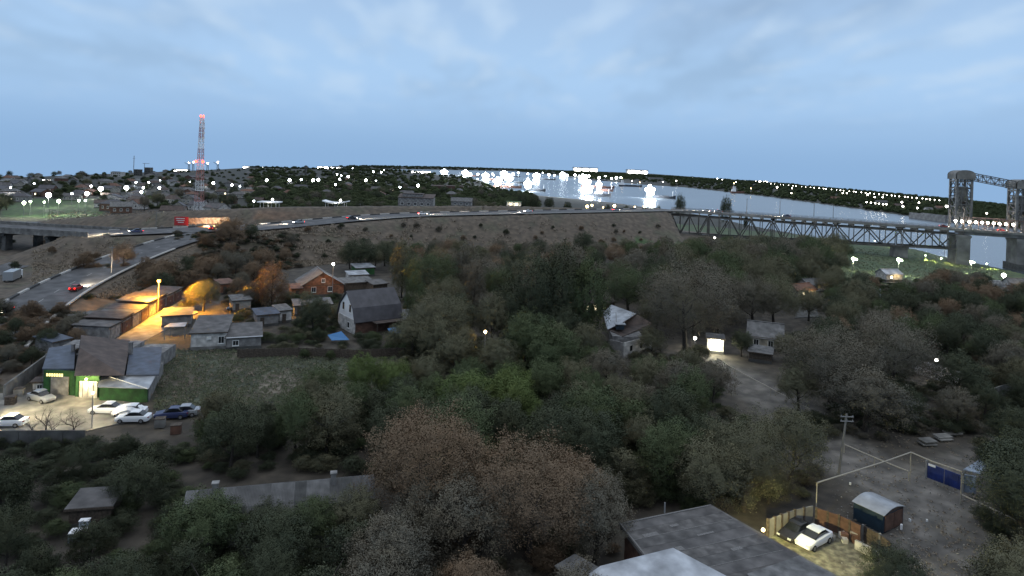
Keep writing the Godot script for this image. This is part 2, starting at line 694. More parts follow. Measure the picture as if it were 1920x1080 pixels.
func crown_mesh(form: String, seed_: int, lobes: int, clumps: int, leaves: int, leaf: float) -> ArrayMesh:
	var r := RandomNumberGenerator.new()
	r.seed = seed_
	var s := Shape.new()
	var heart := Vector3(0, 5.6, 0)
	for l in lobes:
		var lc: Vector3
		var lr: float
		if form == "round":
			var a := TAU * (l * 0.381966 + r.randf() * 0.12)
			var v := -0.75 + 1.75 * (l + 0.5) / lobes
			var ring := sqrt(maxf(0.05, 1.0 - v * v))
			lc = Vector3(cos(a) * ring * 2.5, 5.9 + v * 2.7, sin(a) * ring * 2.5) * Vector3(r.randf_range(0.8, 1.12), 1.0, r.randf_range(0.8, 1.12))
			lr = r.randf_range(1.1, 1.75)
		elif form == "dome":
			var a := TAU * (l * 0.381966 + r.randf() * 0.1)
			var v := -0.7 + 1.7 * (l + 0.5) / lobes
			var ring := sqrt(maxf(0.05, 1.0 - v * v))
			var deep := r.randf_range(0.72, 1.06)
			lc = Vector3(cos(a) * ring * 3.3 * deep, 5.8 + v * 3.5 * deep, sin(a) * ring * 3.3 * deep)
			lr = r.randf_range(0.7, 1.15)
		elif form == "tall":
			var f := (l + 0.5) / lobes
			var a := TAU * (l * 0.381966 + r.randf() * 0.1)
			var ring := 2.6 * sin(PI * clampf(0.12 + f * 0.8, 0.0, 1.0))
			lc = Vector3(cos(a) * ring, 1.8 + f * 7.0, sin(a) * ring)
			lr = r.randf_range(1.0, 1.45)
		elif form == "spread":
			var a := TAU * (l * 0.381966 + r.randf() * 0.12)
			var f := sqrt((l + 0.5) / lobes)
			lc = Vector3(cos(a) * f * 3.2, 7.6 - f * f * 3.4 + r.randf_range(-0.7, 0.6), sin(a) * f * 3.2)
			lr = r.randf_range(1.0, 1.6)
		else:
			var a := TAU * (l * 0.381966 + r.randf() * 0.2)
			var f := sqrt((l + 0.5) / lobes)
			lc = Vector3(cos(a) * f * 3.0, 2.4 + (1.0 - f) * 4.6 + r.randf_range(-0.6, 0.8), sin(a) * f * 3.0)
			lr = r.randf_range(1.1, 1.8)
		var lobe_tone := r.randf_range(0.76, 1.2)
		var lobe_hue := r.randf_range(0.94, 1.08)
		for k in clumps:
			var dir := Vector3(r.randfn(), r.randfn() * 0.9 + 0.15, r.randfn()).normalized()
			var cc := lc + dir * Vector3(0.92, 1.22, 0.92) * lr * (0.35 + 0.72 * sqrt(r.randf()))
			# upright shoots that fray the outline
			if k % 5 == 0 and form != "mound":
				var shoot := (k / 5) % 3
				var up := r.randf()
				cc = lc + Vector3(cos(shoot * 2.1 + l) * 0.55, 0.6, sin(shoot * 2.1 + l) * 0.55) * lr + Vector3(cos(l * 1.7) * 0.25, 1.0, sin(l * 1.7) * 0.25) * up * (1.3 + 0.5 * lr) + Vector3(r.randfn(), 0, r.randfn()) * 0.16 * (1.2 - up)
			if r.randf() < 0.12:
				cc = lc + dir * lr * r.randf_range(1.05, 1.4)
			cc.y = maxf(cc.y, 0.5)
			var tone := lobe_tone * r.randf_range(0.9, 1.1)
			var warm := lobe_hue * r.randf_range(0.95, 1.05)
			var sprig := (dir + Vector3(0, 0.25, 0)).normalized()
			for q in leaves:
				var p := cc + Vector3(r.randfn(), r.randfn(), r.randfn()) * 0.2 + sprig * r.randf_range(-0.1, 0.5)
				var d1 := Vector3(r.randfn(), r.randfn(), r.randfn()).normalized()
				var d2 := d1.cross(Vector3(r.randfn(), r.randfn(), r.randfn())).normalized()
				var sz := leaf * r.randf_range(0.65, 1.35)
				var out := (p - heart).normalized()
				var nn := d1.cross(d2)
				if nn.dot(out) < 0.0:
					nn = -nn
					d1 = -d1
				# front faces run clockwise, so the face looks the way its normal points
				s.v.append(p + d1 * sz)
				s.v.append(p - d1 * sz)
				s.v.append(p + d2 * sz * 1.1)
				nn = (nn * 0.5 + out).normalized()
				var c := Color(tone * warm, tone, tone / warm)
				for z in 3:
					s.n.append(nn)
					s.c.append(c)
	return s.mesh()

func trunk_mesh(seed_: int, tall: bool) -> ArrayMesh:
	var r := RandomNumberGenerator.new()
	r.seed = seed_
	var s := Shape.new()
	var top := Vector3(r.randf_range(-0.4, 0.4), 6.0 if not tall else 8.5, r.randf_range(-0.4, 0.4))
	var midp := top * 0.5 + Vector3(r.randf_range(-0.2, 0.2), 0, r.randf_range(-0.2, 0.2))
	s.tube([Vector3(0, -0.6, 0), Vector3(0, 0.4, 0), midp, top], [0.34, 0.24, 0.17, 0.07], 8)
	for i in 7:
		var f := 0.35 + 0.09 * i
		var a := TAU * (i * 0.381966 + r.randf() * 0.1)
		var st := Vector3.ZERO.lerp(top, f)
		var l := r.randf_range(1.8, 3.0) * (0.55 if tall else 1.0)
		var m := st + Vector3(cos(a) * l * 0.5, l * 0.42, sin(a) * l * 0.5)
		var e := m + Vector3(cos(a + 0.3) * l * 0.5, l * 0.5, sin(a + 0.3) * l * 0.5)
		s.tube([st, m, e], [0.1, 0.065, 0.025], 5)
	return s.mesh()

func branchy(s: Shape, r: RandomNumberGenerator, at: Vector3, dir: Vector3, len: float, rad: float, level: int) -> void:
	var mid_ := at + dir * len * 0.5 + Vector3(r.randfn(), r.randfn(), r.randfn()) * len * 0.05
	var end := at + dir * len
	s.tube([at, mid_, end], [rad, rad * 0.8, rad * 0.6], 6 if level < 2 else 4)
	if level >= 5:
		return
	for i in (3 if level < 3 else 2):
		var d := (dir + Vector3(r.randfn(), r.randfn() * 0.5 + 0.15, r.randfn()) * 0.55).normalized()
		branchy(s, r, end if i < 2 else mid_, d, len * r.randf_range(0.6, 0.82), rad * 0.58, level + 1)

func make_tree_kit() -> void:
	crowns["round"] = [crown_mesh("round", 1, 13, 60, 44, 0.072), crown_mesh("round", 2, 15, 54, 44, 0.072), crown_mesh("round", 3, 11, 66, 44, 0.074)]
	crowns["spread"] = [crown_mesh("spread", 4, 13, 60, 44, 0.072), crown_mesh("spread", 5, 15, 56, 44, 0.07)]
	crowns["dome"] = [crown_mesh("dome", 14, 40, 36, 42, 0.05), crown_mesh("dome", 15, 36, 38, 42, 0.05)]
	crowns["tall"] = [crown_mesh("tall", 6, 15, 54, 32, 0.085), crown_mesh("tall", 7, 16, 50, 32, 0.085)]
	crowns["mound"] = [crown_mesh("mound", 8, 12, 52, 30, 0.1), crown_mesh("mound", 9, 13, 50, 30, 0.1)]
	trunks = [trunk_mesh(20, false), trunk_mesh(21, false), trunk_mesh(22, true)]
	var s := Shape.new()
	var r := RandomNumberGenerator.new()
	r.seed = 5
	branchy(s, r, Vector3(0, -0.3, 0), Vector3(0.05, 1, 0.02).normalized(), 2.2, 0.2, 0)
	bare_mesh = s.mesh()
	for k in [["dark", Color(0.072, 0.081, 0.05)], ["green", Color(0.092, 0.112, 0.056)], ["bright", Color(0.115, 0.15, 0.052)], ["dull", Color(0.146, 0.14, 0.088)], ["brown", Color(0.215, 0.155, 0.103)], ["grey", Color(0.158, 0.142, 0.108)]]:
		var m := mat("leaf_" + k[0], k[1], 0.9)
		m.vertex_color_use_as_albedo = true
		m.metallic_specular = 0.25
		m.backlight_enabled = true
		var b: Color = k[1]
		m.backlight = (b * 0.95).linear_to_srgb()
		leaf_mats[k[0]] = m
	mat("bark", Color(0.075, 0.062, 0.052), 0.95, "coarse", 0.9)

const TREE_WORDS := {
	"dark": ["dark_green_tree", "dark green leafy tree"], "green": ["green_tree", "mid green leafy tree"], "bright": ["bright_green_tree", "fresh bright green tree"],
	"dull": ["dull_green_tree", "dull olive tinted tree"], "brown": ["brown_leaved_tree", "rusty brown leaved tree"], "grey": ["grey_brown_tree", "grey brown dry leaved tree"]}

func tree(at: Vector3, height: float, radius: float, kind: String, form: String, where: String, group: String, label := "", trunk := true) -> Node3D:
	var words: Array = TREE_WORDS[kind]
	var called: String = words[0]
	if form == "tall":
		called = "poplar_tree"
	elif form == "mound" and height < 4.0:
		called = "shrub"
	var text := label
	if text == "":
		var noun: String = words[1]
		if form == "spread":
			noun = "spreading " + noun
		elif form == "mound":
			noun = "bushy " + noun
		if called == "shrub":
			noun = noun.replace("tree", "shrub")
		noun = ("tall " if height > 7.4 else "small " if height < 5.2 and called != "shrub" else "") + noun
		var best := 16.0
		var by := where
		for q in marks:
			var dd := Vector2(q[0].x - at.x, q[0].z - at.z).length()
			if dd < best:
				best = dd
				by = "near " + q[1]
				group = "trees near " + q[1]
		text = noun + " " + by
	var t := thing(called, text, "shrub" if called == "shrub" else "tree", at, 0.0, group)
	var variants: Array = crowns[form]
	var mesh: ArrayMesh = variants[rng.randi() % variants.size()]
	var c := part(t, "crown", mesh, leaf_mats[kind])
	var sx := radius / CROWN_R
	c.transform = Transform3D(Basis(Vector3.UP, rng.randf() * TAU) * Basis.from_scale(Vector3(sx * rng.randf_range(0.9, 1.1), height / CROWN_H, sx * rng.randf_range(0.9, 1.1))), Vector3.ZERO)
	if trunk:
		var b := part(t, "trunk", trunks[2] if form == "tall" else trunks[rng.randi() % 2], mats["bark"])
		b.transform = Transform3D(Basis(Vector3.UP, rng.randf() * TAU) * Basis.from_scale(Vector3(sx, height / CROWN_H, sx)), Vector3.ZERO)
	return t

# a tree whose top shows at a picture point
func tree_top(px: float, py: float, height: float, radius: float, kind: String, form: String, where: String, group := "", label := "") -> Node3D:
	var p := P(px, py, height)
	for i in 10:
		p = P(px, py, height + lerpf(p.y - height, lie(p.x, p.z), 0.7))
	return tree(lie_point(p), height, radius, kind, form, where, group, label)

var clear_rects: Array = []
var planted: Array = []

func blocked(at: Vector3, height: float, radius: float) -> bool:
	var top := pix(at + Vector3(0, height, 0))
	var foot := pix(at)
	var w := radius * 0.8 * FOCAL / -at.z
	for q in clear_rects:
		var bottom: float = q[3]
		# standing on it
		if foot.x > q[0] - w * 0.5 and foot.x < q[2] + w * 0.5 and foot.y > q[1] + (bottom - q[1]) * 0.35 and foot.y < bottom + 4:
			return true
		# standing before it
		if foot.y >= bottom and top.x + w > q[0] and top.x - w < q[2] and top.y < bottom - (bottom - q[1]) * 0.22:
			return true
	return false

func wood(x0: float, y0: float, x1: float, y1: float, spacing: float, kinds: Array, forms: Array, h0: float, h1: float, where: String, group: String, chance := 1.0) -> void:
	var corners := [P(x0, y0), P(x1, y0), P(x0, y1), P(x1, y1)]
	var lo := Vector2(1e9, 1e9)
	var hi := Vector2(-1e9, -1e9)
	for c in corners:
		lo = Vector2(minf(lo.x, c.x), minf(lo.y, c.z))
		hi = Vector2(maxf(hi.x, c.x), maxf(hi.y, c.z))
	var x := lo.x
	var row := 0
	while x < hi.x:
		var z := lo.y + (spacing * 0.5 if row % 2 else 0.0)
		while z < hi.y:
			var p := Vector3(x + rng.randf_range(-0.35, 0.35) * spacing, 0, z + rng.randf_range(-0.35, 0.35) * spacing)
			z += spacing
			p = lie_point(p)
			var q := pix(p)
			var height := rng.randf_range(h0, h1)
			var radius := height * rng.randf_range(0.42, 0.6)
			var form: String = forms[rng.randi() % forms.size()]
			var kind: String = kinds[rng.randi() % kinds.size()]
			if form == "tall":
				height *= 1.3
				radius *= 0.62
			if q.x < x0 or q.x > x1 or q.y < y0 or q.y > y1 or rng.randf() > chance:
				continue
			if q.x < -140 or q.x > 2060:
				continue
			var close := false
			for e in planted:
				if Vector2(e.x - p.x, e.z - p.z).length() < spacing * 0.62:
					close = true
					break
			if close or blocked(p, height, radius):
				continue
			planted.append(p)
			tree(p, height, radius, kind, form, where, group)
		x += spacing
		row += 1
	# low scrub between the stems
	if h0 < 2.9 or spacing > 8.0:
		return
	x = lo.x
	while x < hi.x:
		var z := lo.y
		while z < hi.y:
			var p := lie_point(Vector3(x + rng.randf_range(-1.2, 1.2), 0, z + rng.randf_range(-1.2, 1.2)))
			z += 2.3
			var q := pix(p)
			if q.x < x0 or q.x > x1 or q.y < y0 or q.y > y1 or q.x < -60 or q.x > 1980 or q.y > 1180 or rng.randf() > 0.8:
				continue
			var hh := rng.randf_range(0.9, 2.3)
			if blocked(p, hh, 1.2):
				continue
			var kind: String = kinds[rng.randi() % kinds.size()]
			if not scrub.has(kind):
				scrub[kind] = []
			var s := hh / CROWN_H
			scrub[kind].append(Transform3D(Basis(Vector3.UP, rng.randf() * TAU) * Basis.from_scale(Vector3(s * 2.0, s, s * 2.0)), p))
		x += 2.3

var scrub := {}

func scatter(called: String, label: String, category: String, mesh: Mesh, m: Material, where: Array) -> void:
	var mm := MultiMesh.new()
	mm.transform_format = MultiMesh.TRANSFORM_3D
	mm.mesh = mesh
	mm.instance_count = where.size()
	for i in where.size():
		mm.set_instance_transform(i, where[i])
	var o := MultiMeshInstance3D.new()
	o.name = numbered(called)
	o.multimesh = mm
	o.material_override = m
	add_child(o)
	tag(o, label, category)
	o.set_meta("kind", "stuff")

func tuft_mesh(seed_: int, blades: int) -> ArrayMesh:
	var r := RandomNumberGenerator.new()
	r.seed = seed_
	var s := Shape.new()
	for i in blades:
		var a := r.randf() * TAU
		var p := Vector3(cos(a), 0, sin(a)) * r.randf() * 0.45
		var tip := p + Vector3(r.randfn() * 0.22, r.randf_range(0.25, 0.6), r.randfn() * 0.22)
		var w := Vector3(cos(a + 1.3), 0, sin(a + 1.3)) * 0.05
		var nn := Vector3(cos(a) * 0.5, 0.85, sin(a) * 0.5).normalized()
		if (p + w - (p - w)).cross(tip - (p - w)).dot(nn) < 0.0:
			w = -w
		s.v.append(p - w); s.v.append(tip); s.v.append(p + w)
		var t := r.randf_range(0.75, 1.2)
		for k in 3:
			s.n.append(nn)
			s.c.append(Color(t, t, t))
	return s.mesh()

func ground_cover() -> void:
	var words := {"dark": "dark green scrub under the thickets", "green": "mid green scrub between the trees", "bright": "fresh green scrub along the meadow belt", "dull": "dull olive scrub between the trees", "brown": "rusty dry scrub on the slopes", "grey": "grey brown dry scrub in the thickets"}
	for k in scrub:
		scatter("undergrowth", words[k], "scrub", crowns["mound"][0], leaf_mats[k], scrub[k])
	var dry := mat("dry_grass", Color(0.28, 0.23, 0.17), 0.95)
	dry.vertex_color_use_as_albedo = true
	var fresh := mat("rough_grass", Color(0.14, 0.155, 0.09), 0.95)
	fresh.vertex_color_use_as_albedo = true
	var lists := [[], []]
	# picture areas where the grass shows, how many tufts, which kind, size
	for q in [[380, 404, 1260, 480, 14000, 0, 1.25], [90, 395, 520, 432, 2500, 0, 0.7], [60, 440, 380, 560, 4000, 0, 0.7], [290, 655, 790, 770, 5000, 1, 0.42], [290, 655, 790, 770, 1000, 0, 0.4], [1440, 446, 1900, 530, 4500, 1, 0.6], [1600, 770, 1920, 1080, 900, 0, 0.25]]:
		for i in q[4]:
			var g := G(rng.randf_range(q[0], q[2]), rng.randf_range(q[1], q[3]))
			if near_line(main_road, g.x, g.z).x < 10.5 or near_line(ramp_road, g.x, g.z).x < 8.2 or river_distance(g.x, g.z) < 3.0:
				continue
			if -g.z > 420.0:
				continue
			var s: float = q[6] * rng.randf_range(0.6, 1.4)
			lists[q[5]].append(Transform3D(Basis(Vector3.UP, rng.randf() * TAU) * Basis.from_scale(Vector3(s * 1.4, s, s * 1.4)), g))
	# stones and clods on the bare ground
	var stones := []
	for q in [[1560, 880, 1920, 1085, 800], [1380, 690, 1640, 890, 300], [190, 560, 360, 650, 250]]:
		for i in q[4]:
			var g := G(rng.randf_range(q[0], q[2]), rng.randf_range(q[1], q[3]))
			var s := 0.04 + 0.16 * pow(rng.randf(), 3.0)
			stones.append(Transform3D(Basis(Vector3(rng.randfn(), rng.randfn(), rng.randfn()).normalized(), rng.randf() * TAU) * Basis.from_scale(Vector3(s * 1.4, s, s)), g))
	var st := SphereMesh.new()
	st.radius = 0.5
	st.height = 0.8
	st.radial_segments = 6
	st.rings = 3
	scatter("gravel", "loose stones and clods on the bare yard ground", "gravel", st, mat("stone", Color(0.25, 0.235, 0.21), 0.95), stones)
	scatter("dry_grass", "dry straw coloured grass on the road banks", "grass", tuft_mesh(3, 26), dry, lists[0])
	scatter("green_grass", "rough green grass of meadow and river lawn", "grass", tuft_mesh(4, 26), fresh, lists[1])

# ---------------------------------------------------------------- building kit
var boxes := {}

func sized(size: Vector3) -> BoxMesh:
	var k := str(size.snapped(Vector3.ONE * 0.01))
	if not boxes.has(k):
		var b := BoxMesh.new()
		b.size = size
		boxes[k] = b
	return boxes[k]

func piece(parent: Node3D, called: String, at: Vector3, size: Vector3, m: Material, turn := 0.0) -> MeshInstance3D:
	var o := part(parent, called, sized(size), m)
	o.position = at
	o.rotation.y = turn
	return o

func bearing(a: Vector3, b: Vector3) -> float:
	return atan2(-(b.z - a.z), b.x - a.x)

# window with frame, pane and sill; side: 0 front (z=0), 1 left end (x=0), 2 right end
func window(parent: Node3D, at: Vector3, w: float, h: float, side: int, lit := false) -> void:
	var turn: float = [0.0, -PI / 2.0, PI / 2.0][side]
	var f := piece(parent, "window", at, Vector3(w + 0.24, h + 0.24, 0.12), mats["frame_white"], turn)
	var half := (w - 0.06) / 2.0
	for s in [-1, 1]:
		piece(f, "lit_window_pane" if lit else "pane", Vector3(s * (half / 2.0 + 0.03), 0, 0.05), Vector3(half, h, 0.06), mats["lit_pane"] if lit else mats["dark_pane"])
	piece(f, "sill", Vector3(0, -h / 2.0 - 0.16, 0.1), Vector3(w + 0.34, 0.07, 0.24), mats["frame_white"])

func roof_gable(w: float, d: float, he: float, hr: float, over: float, thick := 0.14) -> ArrayMesh:
	var s := Shape.new()
	var k := (hr - he) / (d / 2.0) * over
	s.slab([Vector3(-over, he - k, over), Vector3(-over, hr, -d / 2.0), Vector3(w + over, hr, -d / 2.0), Vector3(w + over, he - k, over)], thick)
	s.slab([Vector3(-over, hr + 0.002, -d / 2.0), Vector3(-over, he - k, -d - over), Vector3(w + over, he - k, -d - over), Vector3(w + over, hr + 0.002, -d / 2.0)], thick)
	return s.mesh()

func roof_gable_across(w: float, d: float, he: float, hr: float, over: float, thick := 0.14) -> ArrayMesh:
	var s := Shape.new()
	var k := (hr - he) / (w / 2.0) * over
	s.slab([Vector3(-over, he - k, over), Vector3(-over, he - k, -d - over), Vector3(w / 2.0, hr, -d - over), Vector3(w / 2.0, hr, over)], thick)
	s.slab([Vector3(w / 2.0, hr + 0.002, over), Vector3(w / 2.0, hr + 0.002, -d - over), Vector3(w + over, he - k, -d - over), Vector3(w + over, he - k, over)], thick)
	return s.mesh()

func roof_hip(w: float, d: float, he: float, hr: float, over: float) -> ArrayMesh:
	var s := Shape.new()
	var a := Vector3(-over, he, over)
	var b := Vector3(w + over, he, over)
	var c := Vector3(w + over, he, -d - over)
	var e := Vector3(-over, he, -d - over)
	var i := minf(w, d) * 0.45
	var r0 := Vector3(i, hr, -d / 2.0)
	var r1 := Vector3(w - i, hr, -d / 2.0)
	if w < d:
		r0 = Vector3(w / 2.0, hr, -i)
		r1 = Vector3(w / 2.0, hr, -d + i)
		s.tri(a, r0, b)
		s.quad(b, r0, r1, c)
		s.tri(c, r1, e)
		s.quad(e, r1, r0, a)
	else:
		s.quad(a, r0, r1, b)
		s.tri(b, r1, c)
		s.quad(c, r1, r0, e)
		s.tri(e, r0, a)
	s.quad(a, b, c, e)
	return s.mesh()

func gable_fill(w: float, d: float, he: float, hr: float, across: bool) -> ArrayMesh:
	var s := Shape.new()
	hr -= 0.16
	if across:
		for z in [-0.02, -d + 0.02]:
			s.tri(Vector3(0.02, he, z), Vector3(w / 2.0, hr, z), Vector3(w - 0.02, he, z))
			s.tri(Vector3(0.02, he, z - 0.1), Vector3(w - 0.02, he, z - 0.1), Vector3(w / 2.0, hr, z - 0.1))
	else:
		for x in [0.02, w - 0.02]:
			s.tri(Vector3(x, he, -0.02), Vector3(x, hr, -d / 2.0), Vector3(x, he, -d + 0.02))
			s.tri(Vector3(x - 0.1, he, -0.02), Vector3(x - 0.1, he, -d + 0.02), Vector3(x - 0.1, hr, -d / 2.0))
	return s.mesh()

# a plain house standing on a base line from a to b, body behind that line
func house(called: String, label: String, category: String, a: Vector3, b: Vector3, depth: float, he: float, hr: float, kind: String, wall: Material, roof: Material, group := "") -> Node3D:
	var w := Vector2(b.x - a.x, b.z - a.z).length()
	var h := thing(called, label, category, a, bearing(a, b), group)
	piece(h, "wall", Vector3(w / 2.0, he / 2.0 - 0.3, -depth / 2.0), Vector3(w, he + 0.6, depth), wall)
	if kind == "gable":
		part(h, "roof", roof_gable(w, depth, he, hr, 0.4), roof)
		part(h, "gable", gable_fill(w, depth, he, hr, false), wall)
	elif kind == "across":
		part(h, "roof", roof_gable_across(w, depth, he, hr, 0.4), roof)
		part(h, "gable", gable_fill(w, depth, he, hr, true), wall)
	elif kind == "hip":
		part(h, "roof", roof_hip(w, depth, he, hr, 0.4), roof)
	if kind != "flat":
		piece(h, "eaves_board", Vector3(w / 2.0, he - 0.1, 0.2), Vector3(w + 0.5, 0.16, 0.05), mats["wood_old"])
	else:
		piece(h, "eaves_board", Vector3(w / 2.0, he + 0.02, 0.33), Vector3(w + 0.7, 0.2, 0.05), mats["wood_old"])
		var s := Shape.new()
		var o := 0.3
		s.slab([Vector3(-o, he + 0.16, o), Vector3(-o, hr + 0.16, -depth - o), Vector3(w + o, hr + 0.16, -depth - o), Vector3(w + o, he + 0.16, o)], 0.14)
		part(h, "roof", s.mesh(), roof)
	if kind == "gable":
		piece(h, "ridge_cap", Vector3(w / 2.0, hr + 0.03, -depth / 2.0), Vector3(w + 0.84, 0.12, 0.34), roof)
	elif kind == "across":
		piece(h, "ridge_cap", Vector3(w / 2.0, hr + 0.03, -depth / 2.0), Vector3(0.34, 0.12, depth + 0.84), roof)
	piece(h, "foundation", Vector3(w / 2.0, 0.1, -depth / 2.0), Vector3(w + 0.16, 0.7, depth + 0.16), mats["concrete_dark"])
	return h

func chimney(parent: Node3D, at: Vector3, size: Vector3, m: Material) -> void:
	var c := piece(parent, "chimney", at, size, m)
	piece(c, "cap", Vector3(0, size.y / 2.0 + 0.05, 0), Vector3(size.x + 0.16, 0.1, size.z + 0.16), m)

# slab roof over picture points, each with its own height
func roof_over(parent: Node3D, called: String, pts: Array, thick: float, m: Material) -> MeshInstance3D:
	var s := Shape.new()
	var q := []
	for p in pts:
		q.append(P(p[0], p[1], p[2]) - parent.position)
	s.slab(q, thick)
	return part(parent, called, s.mesh(), m)

# upright wall panels along picture points at their top edge, all of one height
func fence(called: String, label: String, category: String, tops: Array, h: float, thick: float, panel: float, m: Material, post: Material = null, y0 := 0.0) -> Node3D:
	var first := P(tops[0][0], tops[0][1], h + y0)
	var t := thing(called, label, category, Vector3(first.x, y0, first.z))
	for i in tops.size() - 1:
		var a := P(tops[i][0], tops[i][1], h + y0) - t.position
		var b := P(tops[i + 1][0], tops[i + 1][1], h + y0) - t.position
		var n := maxi(1, int(round(a.distance_to(b) / panel)))
		for k in n:
			var p := a.lerp(b, (k + 0.01) / n)
			var q := a.lerp(b, (k + 0.99) / n)
			var hh := h + 0.5 + rng.randf_range(-0.06, 0.06)
			p.y = h - hh / 2.0
			q.y = p.y
			bar(t, "panel", p, q, thick, hh, m)
			if post:
				piece(t, "post", Vector3(p.x, h / 2.0, p.z), Vector3(thick + 0.12, h + 0.2, thick + 0.12), post, bearing(a, b))
	return t

# ---------------------------------------------------------------- vehicles
var car_meshes := {}

func loft(stations: Array) -> ArrayMesh:
	var s := Shape.new()
	var rings := []
	for q in stations:
		var x: float = q[0]
		var hw: float = q[1]
		var yb: float = q[2]
		var yt: float = q[3]
		rings.append([Vector3(x, yb, -hw * 0.92), Vector3(x, (yb + yt) * 0.52, -hw), Vector3(x, yt - 0.05, -hw * 0.95), Vector3(x, yt, -hw * 0.82), Vector3(x, yt, hw * 0.82), Vector3(x, yt - 0.05, hw * 0.95), Vector3(x, (yb + yt) * 0.52, hw), Vector3(x, yb, hw * 0.92)])
	for i in rings.size() - 1:
		var a: Array = rings[i]
		var b: Array = rings[i + 1]
		for k in 8:
			var j := (k + 1) % 8
			s.quad(a[k], a[j], b[j], b[k])
	for e in [0, rings.size() - 1]:
		var a: Array = rings[e]
		for k in range(1, 7):
			s.tri(a[0], a[k], a[k + 1])
	return s.mesh()

func make_car_kit() -> void:
	car_meshes["body"] = loft([[-2.15, 0.66, 0.32, 0.62], [-2.05, 0.78, 0.26, 0.72], [-1.5, 0.86, 0.24, 0.82], [-0.9, 0.87, 0.24, 0.92], [0.2, 0.88, 0.24, 0.94], [1.3, 0.87, 0.24, 0.97], [1.95, 0.82, 0.27, 0.96], [2.15, 0.72, 0.34, 0.88]])
	car_meshes["glass"] = loft([[-0.95, 0.74, 0.9, 0.93], [-0.25, 0.66, 0.9, 1.38], [0.3, 0.65, 0.9, 1.43], [0.95, 0.65, 0.9, 1.40], [1.55, 0.72, 0.9, 0.98]])
	car_meshes["roof"] = loft([[-0.3, 0.66, 1.36, 1.40], [0.3, 0.66, 1.40, 1.46], [0.95, 0.66, 1.37, 1.43]])
	var t := CylinderMesh.new()
	t.top_radius = 0.31
	t.bottom_radius = 0.31
	t.height = 0.22
	t.radial_segments = 16
	t.rings = 1
	car_meshes["tyre"] = t
	var r := CylinderMesh.new()
	r.top_radius = 0.19
	r.bottom_radius = 0.19
	r.height = 0.24
	r.radial_segments = 12
	r.rings = 1
	car_meshes["rim"] = r

# front of the car points along its local -x
func car(label: String, at: Vector3, turn: float, paint: Material, on := false, brake := false, group := "") -> Node3D:
	var c := thing("car", label, "car", at, turn, group)
	part(c, "body", car_meshes["body"], paint)
	part(c, "windows", car_meshes["glass"], mats["car_glass"])
	part(c, "roof", car_meshes["roof"], paint)
	for x in [-1.35, 1.3]:
		for z in [-0.78, 0.78]:
			var w := part(c, "wheel", car_meshes["tyre"], mats["rubber"])
			w.transform = Transform3D(Basis(Vector3.RIGHT, PI / 2.0), Vector3(x, 0.31, z))
			part(w, "rim", car_meshes["rim"], mats["steel"])
	for z in [-0.58, 0.58]:
		piece(c, "headlight", Vector3(-2.08, 0.62, z), Vector3(0.16, 0.15, 0.32), mats["headlight_on"] if on else mats["headlight_off"])
		piece(c, "tail_light", Vector3(2.1, 0.78, z), Vector3(0.14, 0.16, 0.3), mats["tail_on"] if on or brake else mats["tail_off"])
		if on:
			spot(c, Vector3(-2.25, 0.66, z), Vector3(-1, -0.06, 0), Color(1, 0.93, 0.82), 260.0, 24.0)
	return c

func bus(label: String, called: String, category: String, at: Vector3, turn: float, l: float, h: float, paint: Material, cab: Material) -> void:
	var c := thing(called, label, category, at, turn)
	piece(c, "body", Vector3(0, h / 2.0 + 0.5, 0), Vector3(l, h, 2.4), paint)
	piece(c, "cab", Vector3(-l / 2.0 - 0.8, 1.35, 0), Vector3(1.6, 2.0, 2.2), cab)
	piece(c, "windscreen", Vector3(-l / 2.0 - 1.62, 1.75, 0), Vector3(0.06, 0.8, 2.0), mats["car_glass"])
	for x in [-l / 2.0 - 0.6, l / 2.0 - 1.2]:
		for z in [-1.05, 1.05]:
			var w := part(c, "wheel", car_meshes["tyre"], mats["rubber"])
			w.transform = Transform3D(Basis(Vector3.RIGHT, PI / 2.0) * Basis.from_scale(Vector3(1.5, 1.2, 1.5)), Vector3(x, 0.46, z))

# ---------------------------------------------------------------- lamps
func street_lamp(label: String, head: Vector3, ground: float, r: float, m: Material, energy: float, color: Color, group := "", called := "street_lamp") -> Node3D:
	var t := thing(called, label, "lamp", Vector3(head.x, ground, head.z), 0.0, group)
	var h := head.y - ground
	rod(t, "pole", Vector3(0, -0.3, 0), Vector3(0, h - r * 0.6, 0), 0.07 + r * 0.06, mats["pole_grey"])
	ball(t, "lamp_head", Vector3(0, h, 0), r, m)
	if energy > 0.0:
		omni(t, Vector3(0, h - r - 0.15, 0), color, energy, maxf(r * 0.6, 0.12))
	return t

func utility_pole(label: String, foot: Vector3, h: float, group := "", lean := 0.0, arms := 2) -> Node3D:
	var t := thing("utility_pole", label, "pole", foot, 0.0, group)
	var s := Shape.new()
	s.tube([Vector3(0, -0.5, 0), Vector3(lean, h, 0)], [0.17, 0.11], 8)
	part(t, "shaft", s.mesh(), mats["concrete_pole"])
	for k in arms:
		var y := h - 0.35 - k * 0.55
		bar(t, "crossarm", Vector3(lean - 0.8, y, 0.12), Vector3(lean + 0.8, y, 0.12), 0.09, 0.09, mats["pole_grey"])
		for x in [-0.7, 0.0, 0.7]:
			piece(t, "insulator", Vector3(lean + x, y + 0.14, 0.12), Vector3(0.07, 0.14, 0.07), mats["pole_grey"])
	return t

